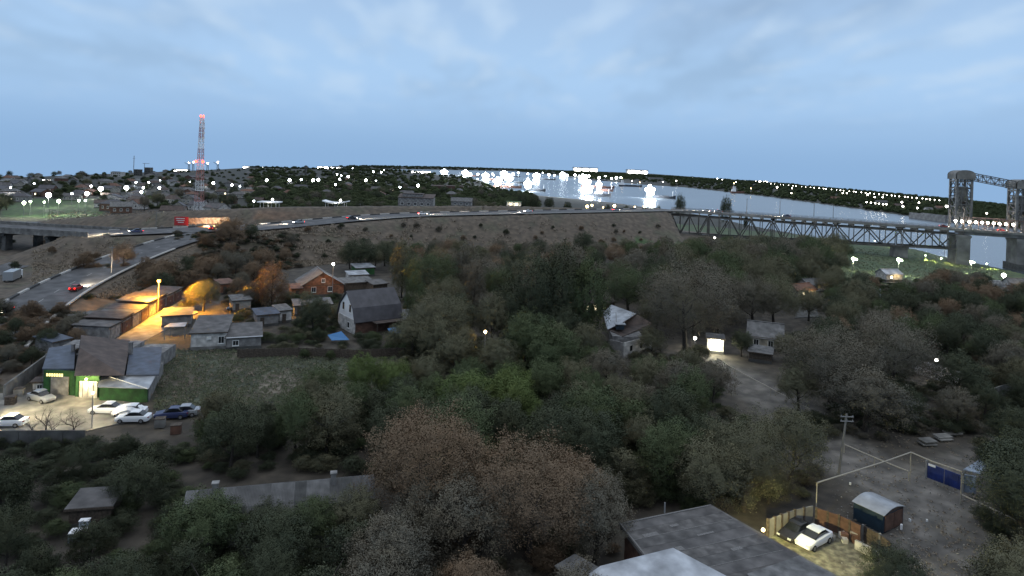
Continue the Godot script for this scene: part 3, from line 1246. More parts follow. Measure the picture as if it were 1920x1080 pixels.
func common_materials() -> void:
	mat("frame_white", Color(0.6, 0.6, 0.58), 0.6)
	mat("dark_pane", Color(0.02, 0.022, 0.025), 0.12)
	mat("car_glass", Color(0.012, 0.014, 0.016), 0.08)
	mat("rubber", Color(0.015, 0.015, 0.015), 0.9)
	mat("steel", Color(0.3, 0.3, 0.31), 0.4, "", 1.0, 0.7)
	mat("headlight_off", Color(0.5, 0.5, 0.5), 0.15)
	mat("tail_off", Color(0.2, 0.01, 0.01), 0.2)
	mat("pole_grey", Color(0.2, 0.2, 0.2), 0.6)
	mat("concrete_pole", Color(0.27, 0.26, 0.24), 0.85, "fine", 0.5)
	mat("concrete", Color(0.28, 0.27, 0.25), 0.9, "stain", 0.12)
	mat("concrete_dark", Color(0.12, 0.118, 0.11), 0.9, "stain", 0.12)
	mat("plaster_white", Color(0.72, 0.69, 0.65), 0.85, "stain", 0.2)
	mat("plaster_cream", Color(0.45, 0.42, 0.36), 0.85, "stain", 0.2)
	mat("plaster_grey", Color(0.3, 0.29, 0.28), 0.85, "stain", 0.2)
	mat("brick_orange", Color(0.3, 0.13, 0.07), 0.9, "stain", 0.3)
	mat("brick_brown", Color(0.16, 0.085, 0.06), 0.9, "stain", 0.3)
	mat("slate", Color(0.2, 0.195, 0.19), 0.8, "stain", 0.2)
	mat("roof_grey", Color(0.15, 0.14, 0.135), 0.8, "stain", 0.12)
	mat("roof_dark", Color(0.085, 0.08, 0.09), 0.6, "stain", 0.15)
	mat("roof_blue_dark", Color(0.075, 0.095, 0.14), 0.55, "stain", 0.15)
	mat("roof_tin", Color(0.52, 0.54, 0.57), 0.38, "stain", 0.1, 0.25)
	mat("roof_rust", Color(0.2, 0.1, 0.065), 0.8, "stain", 0.15)
	mat("roof_brown", Color(0.12, 0.085, 0.07), 0.8, "stain", 0.15)
	mat("felt_seam", Color(0.24, 0.23, 0.22), 0.9, "fine", 0.3)
	mat("wall_green", Color(0.03, 0.12, 0.03), 0.8, "stain", 0.2)
	mat("blue_steel", Color(0.02, 0.045, 0.22), 0.5, "stain", 0.2)
	mat("blue_tarp", Color(0.06, 0.24, 0.52), 0.6, "fine", 0.4)
	mat("dark_teal", Color(0.02, 0.05, 0.08), 0.6, "stain", 0.2)
	mat("wood_old", Color(0.13, 0.1, 0.075), 0.9, "coarse", 0.4)
	mat("garage_door", Color(0.16, 0.07, 0.045), 0.7, "stain", 0.25)
	mat("garage_door_pale", Color(0.42, 0.37, 0.33), 0.7, "stain", 0.25)
	mat("bridge_steel", Color(0.21, 0.205, 0.2), 0.6, "stain", 0.05)
	mat("truss_steel", Color(0.145, 0.13, 0.115), 0.7, "stain", 0.05)
	mat("bridge_rust", Color(0.24, 0.16, 0.13), 0.7, "stain", 0.05)
	mat("bridge_concrete", Color(0.3, 0.29, 0.27), 0.9, "stain", 0.04)
	mat("mast_red", Color(0.34, 0.15, 0.13), 0.6)
	mat("mast_white", Color(0.6, 0.6, 0.6), 0.6)
	mat("billboard_red", Color(0.4, 0.02, 0.02), 0.5)
	mat("ship_hull", Color(0.05, 0.055, 0.065), 0.6)
	mat("ship_rust", Color(0.14, 0.07, 0.055), 0.7)
	mat("ship_white", Color(0.75, 0.75, 0.75), 0.6)
	mat("paint_white", Color(0.7, 0.71, 0.72), 0.3)
	mat("paint_silver", Color(0.33, 0.34, 0.35), 0.3, "", 1.0, 0.4)
	mat("paint_black", Color(0.015, 0.015, 0.017), 0.25)
	mat("paint_red", Color(0.25, 0.02, 0.015), 0.3)
	mat("paint_blue", Color(0.03, 0.04, 0.1), 0.3)
	mat("pipe_yellow", Color(0.52, 0.47, 0.38), 0.7, "fine", 0.5)
	glow("lit_pane", Color(1.0, 0.93, 0.75), 2.5)
	glow("headlight_on", Color(1.0, 0.95, 0.85), 30.0)
	glow("tail_on", Color(1.0, 0.08, 0.05), 8.0)
	glow("lamp_white", Color(1.0, 0.98, 0.94), 14.0)
	glow("lamp_cool", Color(0.93, 0.97, 1.0), 22.0)
	glow("lamp_green", Color(0.9, 1.0, 0.82), 14.0)
	glow("lamp_orange", Color(1.0, 0.6, 0.22), 18.0)
	glow("lamp_warm", Color(1.0, 0.86, 0.62), 14.0)
	glow("lamp_red", Color(1.0, 0.2, 0.12), 9.0)
	glow("lit_sign", Color(1.0, 0.93, 0.6), 0.8)
	glow("far_lamp", Color(1.0, 0.97, 0.92), 11.0)

# ---------------------------------------------------------------- the lift bridge over the river
func build_bridge() -> void:
	var a := D(1258, 393, 398)
	var b := D(1975, 441, 351)
	var ends := b - a
	var flat := Vector3(ends.x, 0, ends.z)
	var length := flat.length()
	var t := thing("lift_bridge", "grey steel truss road bridge with lifting towers crossing the river", "bridge", Vector3(a.x, 0, a.z), bearing(a, b))
	var steel: Material = mats["bridge_steel"]
	var rust: Material = mats["bridge_rust"]
	var conc: Material = mats["bridge_concrete"]
	var wide := 13.0
	var top := func(s: float) -> float: return lerpf(a.y, b.y, s / length)
	var at := func(px: float) -> float:
		var k := (px - AXIS_X) / FOCAL
		return (k * -a.z - a.x) / (flat.normalized().x + k * flat.normalized().z)
	var deepness := func(s: float) -> float: return lerpf(14.6, 10.2, s / length)
	var stops := [0.0]
	for px in [1333, 1455, 1575, 1697, 1812, 1926]:
		stops.append(at.call(float(px)))
	stops.append(length)
	for i in stops.size() - 1:
		var s0: float = stops[i]
		var s1: float = stops[i + 1]
		var lifting := i == 5
		var y0: float = top.call(s0)
		var y1: float = top.call(s1)
		var d := bar(t, "deck", Vector3(s0, y0 - 0.6, -wide / 2.0), Vector3(s1 - 0.15, y1 - 0.6, -wide / 2.0), wide, 1.2, conc)
		bar(t, "road_surface", Vector3(s0, y0 + 0.03, -wide / 2.0), Vector3(s1 - 0.15, y1 + 0.03, -wide / 2.0), wide - 2.6, 0.05, mats["asphalt"])
		for z in [-0.15, -wide + 0.15]:
			var rail := bar(t, "railing", Vector3(s0, y0 + 1.05, z), Vector3(s1 - 0.15, y1 + 1.05, z), 0.1, 0.12, steel)
			bar(t, "lower_rail", Vector3(s0, y0 + 0.5, z), Vector3(s1 - 0.15, y1 + 0.5, z), 0.08, 0.1, steel)
			var posts := int((s1 - s0) / 3.0)
			for k in posts:
				var f := (k + 0.5) / posts
				piece(t, "railing_post", Vector3(lerpf(s0, s1, f), lerpf(y0, y1, f) + 0.5, z), Vector3(0.12, 1.1, 0.12), steel)
		var span := part(t, "truss_span", sized(Vector3(1.2, 0.5, wide - 2.0)), steel)
		span.position = Vector3(s0 + 0.9, y0 - 1.6, -wide / 2.0)
		var o := span.position
		var panels := maxi(4, int(round((s1 - s0) / 7.5)))
		if panels % 2:
			panels += 1
		for z in [-1.2, -wide + 1.2]:
			if lifting or i == 6:
				# a half-through truss rises beside the road of the lifting span
				var hh := 6.2
				bar(span, "top_chord", Vector3(s0, y0 + hh, z) - o, Vector3(s1, y1 + hh, z) - o, 0.5, 0.6, rust)
				for k in panels + 1:
					var f := float(k) / panels
					var p := Vector3(lerpf(s0, s1, f), lerpf(y0, y1, f), z)
					bar(span, "post", p - o, p + Vector3(0, hh, 0) - o, 0.35, 0.35, rust)
					if k < panels:
						var g := float(k + 1) / panels
						var q := Vector3(lerpf(s0, s1, g), lerpf(y0, y1, g), z)
						if k % 2 == 0:
							bar(span, "diagonal", p - o, q + Vector3(0, hh, 0) - o, 0.3, 0.35, rust)
						else:
							bar(span, "diagonal", p + Vector3(0, hh, 0) - o, q - o, 0.3, 0.35, rust)
				bar(span, "girder", Vector3(s0, y0 - 2.0, z) - o, Vector3(s1, y1 - 2.0, z) - o, 0.5, 2.0, steel)
				continue
			var d0: float = deepness.call(s0)
			var d1: float = deepness.call(s1)
			var tc := 3.2
			bar(span, "top_chord", Vector3(s0 + 0.3, y0 - tc, z) - o, Vector3(s1 - 0.3, y1 - tc, z) - o, 0.6, 0.8, mats["truss_steel"])
			bar(span, "bottom_chord", Vector3(s0 + 0.3, y0 - d0, z) - o, Vector3(s1 - 0.3, y1 - d1, z) - o, 0.6, 0.9, mats["truss_steel"])
			for k in panels + 1:
				var f := float(k) / panels
				var x := lerpf(s0 + 0.4, s1 - 0.4, f)
				var yt := lerpf(y0, y1, f) - tc
				var yb := lerpf(y0 - d0, y1 - d1, f)
				bar(span, "post", Vector3(x, yb, z) - o, Vector3(x, yt, z) - o, 0.4, 0.4, mats["truss_steel"])
				if k < panels:
					var g := float(k + 1) / panels
					var x2 := lerpf(s0 + 0.4, s1 - 0.4, g)
					var yt2 := lerpf(y0, y1, g) - tc
					var yb2 := lerpf(y0 - d0, y1 - d1, g)
					if k % 2 == 0:
						bar(span, "diagonal", Vector3(x, yt, z) - o, Vector3(x2, yb2, z) - o, 0.5, 0.55, mats["truss_steel"])
					else:
						bar(span, "diagonal", Vector3(x, yb, z) - o, Vector3(x2, yt2, z) - o, 0.5, 0.55, mats["truss_steel"])
		if not lifting and i != 6:
			for k in panels + 1:
				var f := float(k) / panels
				bar(span, "cross_beam", Vector3(lerpf(s0, s1, f), lerpf(y0, y1, f) - 2.0, -0.5) - o, Vector3(lerpf(s0, s1, f), lerpf(y0, y1, f) - 2.0, -wide + 0.5) - o, 0.5, 1.6, mats["truss_steel"])
	# piers
	for i in range(1, stops.size() - 1):
		var s: float = stops[i]
		var big := i >= 5
		var under: float = top.call(s) - (float(deepness.call(s)) if not big else 3.2)
		var q := Vector3(a.x, 0, a.z) + flat.normalized() * s
		var gy := minf(lie(q.x, q.z), WATER) - 3.0 if i == 6 else lie(q.x, q.z) - 2.0
		var pr := piece(t, "pier", Vector3(s, (under + gy) / 2.0, -wide / 2.0), Vector3(6.6 if big else 6.6, under - gy - 0.1, wide - (1.0 if big else 4.0)), conc)
		piece(pr, "pier_cap", Vector3(0, (under - gy) / 2.0 - 0.9, 0), Vector3(7.4, 1.2, wide - (0.2 if big else 3.2)), conc)
		if i == 6:
			piece(pr, "plinth", Vector3(0, -(under - gy) / 2.0 + 4.6, 0), Vector3(8.4, 5.5, wide + 1.5), mats["concrete_dark"])
	# abutment
	piece(t, "abutment", Vector3(-2.6, 6.0, -wide / 2.0), Vector3(5.0, 13.0, wide + 3.0), conc)
	# towers
	var heads := []
	for i in [5, 6]:
		var s: float = stops[i]
		var y: float = top.call(s)
		var hi := 32.0 if i == 5 else 28.5
		var tower := part(t, "tower", sized(Vector3(8.0, 0.8, wide - 2.4)), steel)
		tower.position = Vector3(s, y + hi - 6.0, -wide / 2.0)
		var o := tower.position
		for dx in [-3.5, 3.5]:
			for z in [-1.8, -wide + 1.8]:
				bar(tower, "leg", Vector3(s + dx, y - 0.5, z) - o, Vector3(s + dx, y + hi - 5.0, z) - o, 1.1, 1.1, steel)
			for k in 4:
				var ya := y + 7.0 + k * (hi - 12.0) / 4.0
				var yb := y + 7.0 + (k + 1) * (hi - 12.0) / 4.0
				bar(tower, "cross_tie", Vector3(s + dx, yb, -1.8) - o, Vector3(s + dx, yb, -wide + 1.8) - o, 0.5, 0.6, steel)
				bar(tower, "brace", Vector3(s + dx, ya, -1.8) - o, Vector3(s + dx, yb, -wide + 1.8) - o, 0.35, 0.35, steel)
		for z in [-1.8, -wide + 1.8]:
			for k in 5:
				var ya := y + 4.0 + k * (hi - 9.0) / 5.0
				var yb := y + 4.0 + (k + 1) * (hi - 9.0) / 5.0
				bar(tower, "cross_tie", Vector3(s - 3.5, yb, z) - o, Vector3(s + 3.5, yb, z) - o, 0.5, 0.5, steel)
				bar(tower, "brace", Vector3(s - 3.5, ya, z) - o, Vector3(s - 1.2, yb, z) - o, 0.35, 0.35, steel)
				bar(tower, "brace", Vector3(s + 3.5, ya, z) - o, Vector3(s + 1.2, yb, z) - o, 0.35, 0.35, steel)
				bar(tower, "stile", Vector3(s - 1.2, ya, z) - o, Vector3(s - 1.2, yb, z) - o, 0.35, 0.35, steel)
				bar(tower, "stile", Vector3(s + 1.2, ya, z) - o, Vector3(s + 1.2, yb, z) - o, 0.35, 0.35, steel)
		# counterweight with its arched foot
		piece(tower, "counterweight", Vector3(s, y + hi - 13.0, -wide / 2.0) - o, Vector3(4.2, 8.0, wide - 5.5), conc)
		for dx in [-1.5, 1.5]:
			piece(tower, "counterweight_foot", Vector3(s + dx, y + hi - 18.6, -wide / 2.0) - o, Vector3(1.2, 2.6, wide - 5.5), conc)
		# machine house with a rounded roof
		var hs := Shape.new()
		var ring := []
		for k in 9:
			var an := PI * k / 8.0
			ring.append(Vector3(-cos(an) * 4.5, 2.6 + sin(an) * 2.4, 0))
		ring.push_front(Vector3(-4.5, 0, 0))
		ring.append(Vector3(4.5, 0, 0))
		for k in ring.size() - 1:
			hs.quad(ring[k] + Vector3(0, 0, 5.2), ring[k] + Vector3(0, 0, -5.2), ring[k + 1] + Vector3(0, 0, -5.2), ring[k + 1] + Vector3(0, 0, 5.2))
		for z in [-6.6, 6.6]:
			for k in range(1, ring.size() - 1):
				hs.tri(ring[0] + Vector3(0, 0, z), ring[k] + Vector3(0, 0, z), ring[k + 1] + Vector3(0, 0, z))
		hs.quad(Vector3(-4.5, 0, 5.2), Vector3(4.5, 0, 5.2), Vector3(4.5, 0, -5.2), Vector3(-4.5, 0, -5.2))
		var mh := part(tower, "machine_house", hs.mesh(), conc)
		mh.position = Vector3(s, y + hi - 5.0, -wide / 2.0) - o
		heads.append(Vector3(s, y + hi - 1.6, 0))
	# lattice gangway between the tower heads
	for z in [-1.5, -wide + 1.5]:
		var p: Vector3 = heads[0] + Vector3(4.3, 0, z)
		var q: Vector3 = heads[1] + Vector3(-4.3, 0.4, z)
		var g := bar(t, "gangway_chord", p, q, 0.4, 0.45, steel)
		bar(t, "gangway_chord", p - Vector3(0, 3.4, 0), q - Vector3(0, 3.4, 0), 0.4, 0.45, steel)
		for k in 10:
			var e := p.lerp(q, k / 10.0)
			var f := p.lerp(q, (k + 1) / 10.0)
			var dn := Vector3(0, -3.4, 0)
			bar(t, "gangway_brace", e + (dn if k % 2 else Vector3.ZERO), f + (Vector3.ZERO if k % 2 else dn), 0.2, 0.22, steel)
			bar(t, "gangway_post", e, e + dn, 0.18, 0.2, steel)
	# lamps along the railing of the lifting span
	var sp := [1796, 1808, 1822, 1834, 1846, 1857, 1868, 1879, 1891, 1905]
	for px in sp:
		var s: float = at.call(float(px))
		var q := Vector3(a.x, 0, a.z) + flat.normalized() * s + flat.normalized().rotated(Vector3.UP, PI / 2.0) * 1.0
		var y: float = top.call(s)
		street_lamp("white globe lamp on the railing of the lifting bridge span", Vector3(q.x, y + 4.2, q.z) , y, 0.62, mats["lamp_white"], 14.0, Color(1, 0.96, 0.9), "lamps on the lifting span", "bridge_lamp")
	# traffic on the deck
	var cars := [[1328, "paint_white", true], [1350, "paint_silver", true], [1480, "paint_blue", true], [1780, "paint_red", true], [1888, "paint_red", true]]
	var words := ["white car with lamps on crossing the near end of the truss bridge", "silver car following a white car onto the truss bridge", "dark blue car with lamps on midway along the truss bridge", "red car with tail lamps glowing below the first lifting tower", "red car with tail lamps glowing on the lifting span"]
	for i in cars.size():
		var s: float = at.call(float(cars[i][0]))
		var q := Vector3(a.x, 0, a.z) + flat.normalized() * s + flat.normalized().rotated(Vector3.UP, PI / 2.0) * (4.0 if i != 3 else 5.2)
		var y: float = top.call(s)
		car(words[i], Vector3(q.x, y + 0.055, q.z), bearing(a, b) + (0.0 if i < 3 else PI), mats[cars[i][1]], true)

# ---------------------------------------------------------------- lattice mast
func build_mast() -> void:
	var foot := G(373, 388)
	foot = lie_point(D(373, 388, 425))
	var tip := D(377, 219, 425).y
	var t := thing("radio_mast", "tall red and white lattice radio mast with red warning lamps", "mast", foot)
	var h := tip - foot.y
	var n := 9
	for k in n:
		var y0 := h * k / n
		var y1 := h * (k + 1) / n
		var w0 := lerpf(2.3, 0.85, pow(float(k) / n, 0.8))
		var w1 := lerpf(2.3, 0.85, pow(float(k + 1) / n, 0.8))
		var m: Material = mats["mast_red"] if k % 2 else mats["mast_white"]
		var sec := part(t, "mast_section", sized(Vector3(w0 * 2.0, 0.25, w0 * 2.0)), m)
		sec.position = Vector3(0, y0 + 0.15, 0)
		for sx in [-1, 1]:
			for sz in [-1, 1]:
				bar(sec, "leg", Vector3(sx * w0, 0, sz * w0), Vector3(sx * w1, y1 - y0, sz * w1), 0.24, 0.24, m)
		for e in [[-1, -1, 1, -1], [1, -1, 1, 1], [1, 1, -1, 1], [-1, 1, -1, -1]]:
			for half in 2:
				var f0 := half * 0.5
				var f1 := f0 + 0.5
				var wa := lerpf(w0, w1, f0)
				var wb := lerpf(w0, w1, f1)
				bar(sec, "brace", Vector3(e[0] * wa, f0 * (y1 - y0), e[1] * wa), Vector3(e[2] * wb, f1 * (y1 - y0), e[3] * wb), 0.12, 0.12, m)
				bar(sec, "brace", Vector3(e[2] * wa, f0 * (y1 - y0), e[3] * wa), Vector3(e[0] * wb, f1 * (y1 - y0), e[1] * wb), 0.12, 0.12, m)
	for sx in [-1, 1]:
		ball(t, "warning_lamp", Vector3(sx * 0.9, h + 0.5, 0), 0.6, mats["lamp_red"])
		ball(t, "warning_lamp", Vector3(sx * 2.2, h * 0.53, 1.6), 0.75, mats["lamp_red"])
	for k in 5:
		var a := k * 1.7
		rod(t, "antenna", Vector3(cos(a) * 1.6, h * 0.9 + k * 0.5, sin(a) * 1.6), Vector3(cos(a) * 1.6, h * 0.9 + k * 0.5 + 2.6, sin(a) * 1.6), 0.22, mats["mast_white"])
	for k in 3:
		rod(t, "dish", Vector3(1.8, h * (0.78 + k * 0.05), 1.2), Vector3(2.2, h * (0.78 + k * 0.05), 1.9), 0.8, mats["mast_white"])

# ---------------------------------------------------------------- ships
func ship(label: String, stern: Array, bow_px: float, hull: Material, lamp: float, near := true) -> void:
	var a := P(stern[0], stern[1], WATER)
	var d := -a.z
	var b := D(bow_px, stern[1], d)
	b.y = WATER
	var l := a.distance_to(b)
	var t := thing("cargo_ship", label, "ship", a, bearing(a, b), "ships at anchor on the river")
	var w := clampf(l * 0.16, 7.0, 16.0)
	var s := Shape.new()
	var rings := []
	for q in [[0.0, 0.72, 4.6], [0.03, 0.95, 4.4], [0.3, 1.0, 3.6], [0.75, 1.0, 3.6], [0.9, 0.72, 4.6], [0.97, 0.34, 5.6], [1.0, 0.05, 6.2]]:
		var x: float = q[0] * l
		var hw: float = q[1] * w / 2.0
		rings.append([Vector3(x, -1.5, -hw * 0.85), Vector3(x, q[2], -hw), Vector3(x, q[2], hw), Vector3(x, -1.5, hw * 0.85)])
	for i in rings.size() - 1:
		for k in 3:
			s.quad(rings[i][k], rings[i][k + 1], rings[i + 1][k + 1], rings[i + 1][k])
	s.quad(rings[0][0], rings[0][3], rings[0][2], rings[0][1])
	part(t, "hull", s.mesh(), hull)
	var white: Material = mats["ship_white"]
	var dh := piece(t, "deckhouse", Vector3(l * 0.13, 6.6, 0), Vector3(l * 0.17, 5.2, w * 0.9), white)
	piece(dh, "bridge_deck", Vector3(l * 0.01, 4.6, 0), Vector3(l * 0.13, 4.0, w * 0.8), white)
	piece(dh, "wheelhouse", Vector3(l * 0.02, 8.2, 0), Vector3(l * 0.09, 3.2, w), white)
	piece(dh, "wheelhouse_windows", Vector3(l * 0.02, 8.6, 0), Vector3(l * 0.092, 1.0, w * 1.01), mats["dark_pane"])
	rod(t, "mast", Vector3(l * 0.13, 16.0, 0), Vector3(l * 0.13, 24.0, 0), 0.3, white)
	rod(t, "foremast", Vector3(l * 0.9, 4.0, 0), Vector3(l * 0.9, 13.0, 0), 0.3, white)
	piece(t, "funnel", Vector3(l * 0.06, 13.0, 0), Vector3(l * 0.04, 5.0, w * 0.25), hull)
	for k in 3:
		piece(t, "hatch_cover", Vector3(l * (0.34 + 0.17 * k), 4.4, 0), Vector3(l * 0.14, 1.6, w * 0.7), hull)
	if lamp > 0.0:
		for q in [Vector3(l * 0.24, 15.0, w * 0.3), Vector3(l * 0.02, 14.0, w * 0.45), Vector3(l * 0.13, 20.0, 0.8), Vector3(l * 0.21, 9.0, w * 0.52), Vector3(l * 0.08, 8.0, w * 0.55)]:
			ball(t, "floodlight", q, 2.5 * lamp, mats["lamp_cool"])
		omni(t, Vector3(l * 0.2, 16.0, w * 1.3), Color(0.95, 0.98, 1), 2200.0 * lamp, 1.0)
		omni(t, Vector3(l * 0.02, 12.0, w * 1.4), Color(0.95, 0.98, 1), 1800.0 * lamp, 1.0)
	else:
		ball(t, "deck_lamp", Vector3(l * 0.9, 13.2, 0), 0.9, mats["lamp_warm"])
		ball(t, "deck_lamp", Vector3(l * 0.13, 24.0, 0), 0.9, mats["lamp_warm"])

func build_ships() -> void:
	ship("dark cargo ship with floodlit stern, closest to the truss bridge", [1210, 371], 1267, mats["ship_hull"], 1.2)
	ship("dark cargo ship with blazing white deckhouse near the wooded bank", [1096, 367], 1146, mats["ship_hull"], 1.1)
	ship("rust coloured cargo ship floodlit white behind another anchored ship", [1090, 351], 1152, mats["ship_rust"], 1.5)
	ship("dark cargo ship with floodlit deckhouse near the low green point", [984, 358], 1023, mats["ship_hull"], 1.3)
	ship("rust hulled ship with white lit stern off the low green point", [926, 351], 978, mats["ship_rust"], 1.2)
	ship("long floodlit ship moored beneath the far shore", [1085, 337.5], 1140, mats["ship_hull"], 2.0)
	ship("floodlit ship anchored upstream beside the far shore", [1000, 336], 1042, mats["ship_hull"], 1.8)
	ship("pale lit ship anchored in the narrow upstream reach", [905, 337], 946, mats["ship_rust"], 1.5)
	ship("single floodlit ship in the thin far strip of river", [828, 328.5], 866, mats["ship_hull"], 2.2)
	ship("small floodlit ship beside the dark green point's tip", [950, 343], 985, mats["ship_hull"], 1.5)
	ship("short lit coaster between two larger floodlit ships", [1118, 358], 1150, mats["ship_rust"], 1.0)
	ship("white lit ship under the far shore sheds", [1050, 332], 1085, mats["ship_hull"], 2.4)
	ship("floodlit ship where the river narrows upstream", [868, 330], 900, mats["ship_rust"], 2.2)
	ship("lit ship in line behind the upstream pale ship", [940, 331], 975, mats["ship_hull"], 2.6)
	ship("dark unlit barge lying off the far wooded shore", [1160, 349], 1204, mats["ship_hull"], 0.0)
	ship("dark unlit barge lying below the far bank lamps", [1370, 362], 1412, mats["ship_rust"], 0.0)

# ---------------------------------------------------------------- far country: town, banks, skyline
func far_lamp(label: String, px: float, py: float, h: float, r: float, m: Material, energy: float, color: Color, group: String) -> void:
	var g := P(px, py, h)
	for i in 14:
		g = P(px, py, h + lerpf(g.y - h, lie(g.x, g.z), 0.6))
	street_lamp(label, g, g.y - h, r, m, energy, color, group)

func build_far() -> void:
	var white := Color(1, 0.97, 0.92)
	# lamps of the town beyond the railway bank: picture place, size, colour
	var town := [[91, 366, 1.5, 0], [110, 377, 0.9, 1], [45, 380, 0.8, 1], [57, 378, 0.6, 1], [83, 379, 0.5, 1], [163, 363, 1.15, 0], [189, 354, 1.6, 0], [237, 352, 1.6, 0], [171, 349, 0.7, 0], [64, 344, 0.6, 0], [255, 342, 0.8, 0], [279, 342, 0.7, 0], [269, 352, 0.8, 0], [265, 360, 0.9, 0], [299, 352, 0.9, 0], [400, 343, 1.2, 0], [435, 347, 1.0, 0], [450, 349, 0.6, 0], [300, 338, 0.5, 0], [148, 376, 0.5, 0], [160, 376, 0.5, 0], [356, 341, 0.5, 0], [135, 363, 0.6, 0], [20, 352, 0.5, 0], [476, 377, 0.5, 0]]
	for q in town:
		var green: bool = q[3] == 1
		far_lamp("greenish white street lamp above the lit lawns of the town" if green else "white street lamp among the town roofs behind the radio mast", q[0], q[1], 8.0, q[2], mats["lamp_green"] if green else mats["lamp_cool"], (70.0 if green else 50.0) * q[2], Color(0.92, 1, 0.8) if green else white, "greenish town lamps" if green else "white town lamps")
	var mid := [[500, 338, 1.1], [543, 338, 1.3], [565, 337, 1.0], [587, 338, 1.3], [597, 337, 1.3], [632, 327, 0.8], [637, 336, 1.0], [653, 331, 1.4], [686, 338, 1.3], [640, 329, 0.7], [629, 346, 0.6], [705, 339, 0.6], [784, 348, 1.2], [750, 351, 0.7], [700, 322, 1.5], [715, 323, 1.3], [661, 315, 1.4], [720, 319, 1.0]]
	for q in mid:
		far_lamp("white street lamp in the dark woods above the road bend", q[0], q[1], 8.0, q[2] * 1.35, mats["lamp_cool"], 60.0, white, "lamps in the woods by the river")
	# lamps by the road and the wharf before the river
	for q in [[1101, 387, 1.0], [1110, 385, 0.8], [1152, 386, 1.1], [1131, 389, 0.4], [1190, 388, 0.5], [1208, 387, 0.9]]:
		far_lamp("warm lamp by the wharf where road meets truss bridge", q[0], q[1], 7.0, q[2], mats["lamp_warm"], 50.0, Color(1, 0.88, 0.66), "wharf lamps")
	# far bank, right of the ships
	for k in 40:
		var f := k / 39.0
		var px := lerpf(1446, 1760, f) + rng.randf_range(-2, 2)
		far_lamp("tiny white lamp in the long row on the far shore skyline", px, lerpf(344.5, 375.5, pow(f, 1.04)), 9.0, 0.55 + rng.randf() * 0.3, mats["far_lamp"], 0.0, white, "lamp row on the far skyline")
	for q in [[1457, 351, 2.0], [1485, 353, 1.2], [1484, 362, 1.0], [1580, 362, 1.0], [1588, 362, 1.2], [1627, 365, 1.5], [1691, 379, 1.2], [1693, 387, 1.2], [1723, 380, 1.0], [1720, 390, 1.0], [1775, 387, 1.6], [1850, 400, 0.8], [1625, 379, 1.0], [1633, 380, 0.9], [1641, 381, 0.9], [1648, 382, 0.9], [1656, 383, 0.9], [1662, 383, 0.9], [1655, 370, 1.0], [1640, 369.5, 1.0], [1904, 385, 0.9], [1298, 333, 1.6], [1345, 335, 2.4], [1354, 337, 1.6], [1380, 341, 1.4], [1268, 339, 2.0], [1243, 341, 1.6], [1185, 339, 1.6], [1168, 341, 1.4]]:
		far_lamp("white lamp among the trees of the far river bank", q[0], q[1], 8.0, q[2], mats["far_lamp"], 0.0, white, "lamps of the far bank")
	for k3 in 26:
		var px := lerpf(885, 1165, k3 / 25.0) + rng.randf_range(-5, 5)
		var hd := P(px, 325.5 + rng.randf_range(-2.0, 3.5) + maxf(0.0, px - 1050) * 0.06, 4.0)
		street_lamp("blazing quay lamp behind the anchored ships", hd, minf(lie(hd.x, hd.z), -9.0), rng.randf_range(2.2, 5.5), mats["lamp_cool"], 0.0, white, "quay lamps of the far harbour")
	# floodlit sheds and terminals on the skyline
	var halls := [[455, 531, 316, 4.5, 2500, "long white lit warehouse on the skyline past the radio mast"], [594, 640, 317, 5.0, 3000, "floodlit white terminal on the near side of the river reach"], [770, 806, 325, 5.0, 2700, "white floodlit silo sheds at the end of the dark woods"], [1075, 1121, 322, 8.0, 8000, "long lit hall on the skyline behind the anchored ships"], [1176, 1215, 326.5, 8.0, 6800, "low lit hall on the skyline upstream of the far bank"], [1370, 1440, 341, 4.0, 3500, "long thin lit quay hall on the far bank skyline"], [325, 352, 322, 5.0, 1700, "lit sheds on the skyline left of the mast"], [70, 96, 339, 3.0, 800, "thin lit hall on the rim of the town"]]
	for q in halls:
		var d: float = q[4]
		var a := D(q[0], q[2], d)
		var b := D(q[1], q[2], d)
		var hh: float = q[3] * d / FOCAL
		var l := a.distance_to(b)
		var t := thing("lit_hall", q[5], "building", Vector3(a.x, a.y, a.z), bearing(a, b))
		piece(t, "wall", Vector3(l / 2.0, hh * 0.4, -hh), Vector3(l, hh * 1.2, hh * 2.0), mats["ship_white"])
		piece(t, "roof", Vector3(l / 2.0, hh * 1.05, -hh), Vector3(l * 1.02, hh * 0.12, hh * 2.1), mats["roof_grey"])
		var n := maxi(3, int(l / (hh * 2.2)))
		for k in n:
			piece(t, "lit_window", Vector3(l * (k + 0.5) / n, hh * 0.5, 0.05 * hh), Vector3(l / n * 0.7, hh * 0.45, 0.1 * hh), mats["lamp_white"])
	# landmarks on the left skyline
	var bw := D(207, 334, 1000)
	var t := house("apartment_block", "white panel apartment block on the left skyline", "building", bw, D(226, 334, 1000), 12, 9.5, 9.5, "flat", mats["plaster_white"], mats["roof_grey"])
	for r in 3:
		for c in 5:
			piece(t, "window", Vector3(1.8 + c * 2.9, 2.0 + r * 2.8, 0.05), Vector3(1.3, 1.3, 0.12), mats["dark_pane"])
	for q in [[250, 261, 332, 317.5, "dark tower block beside a thin aerial on the skyline"], [270, 281, 330, 314, "dark tower block under construction with crane on the skyline"]]:
		var a := D(q[0], q[2], 1080)
		var b := D(q[1], q[2], 1080)
		var hh: float = (q[2] - q[3]) * 1080 / FOCAL
		var o := house("tower_block", q[4], "building", a, b, 9, hh, hh, "flat", mats["concrete_dark"], mats["roof_dark"])
		for r in 4:
			for c in 3:
				piece(o, "window", Vector3(1.6 + c * 3.0, 1.6 + r * 2.9, 0.05), Vector3(1.4, 1.3, 0.12), mats["dark_pane"])
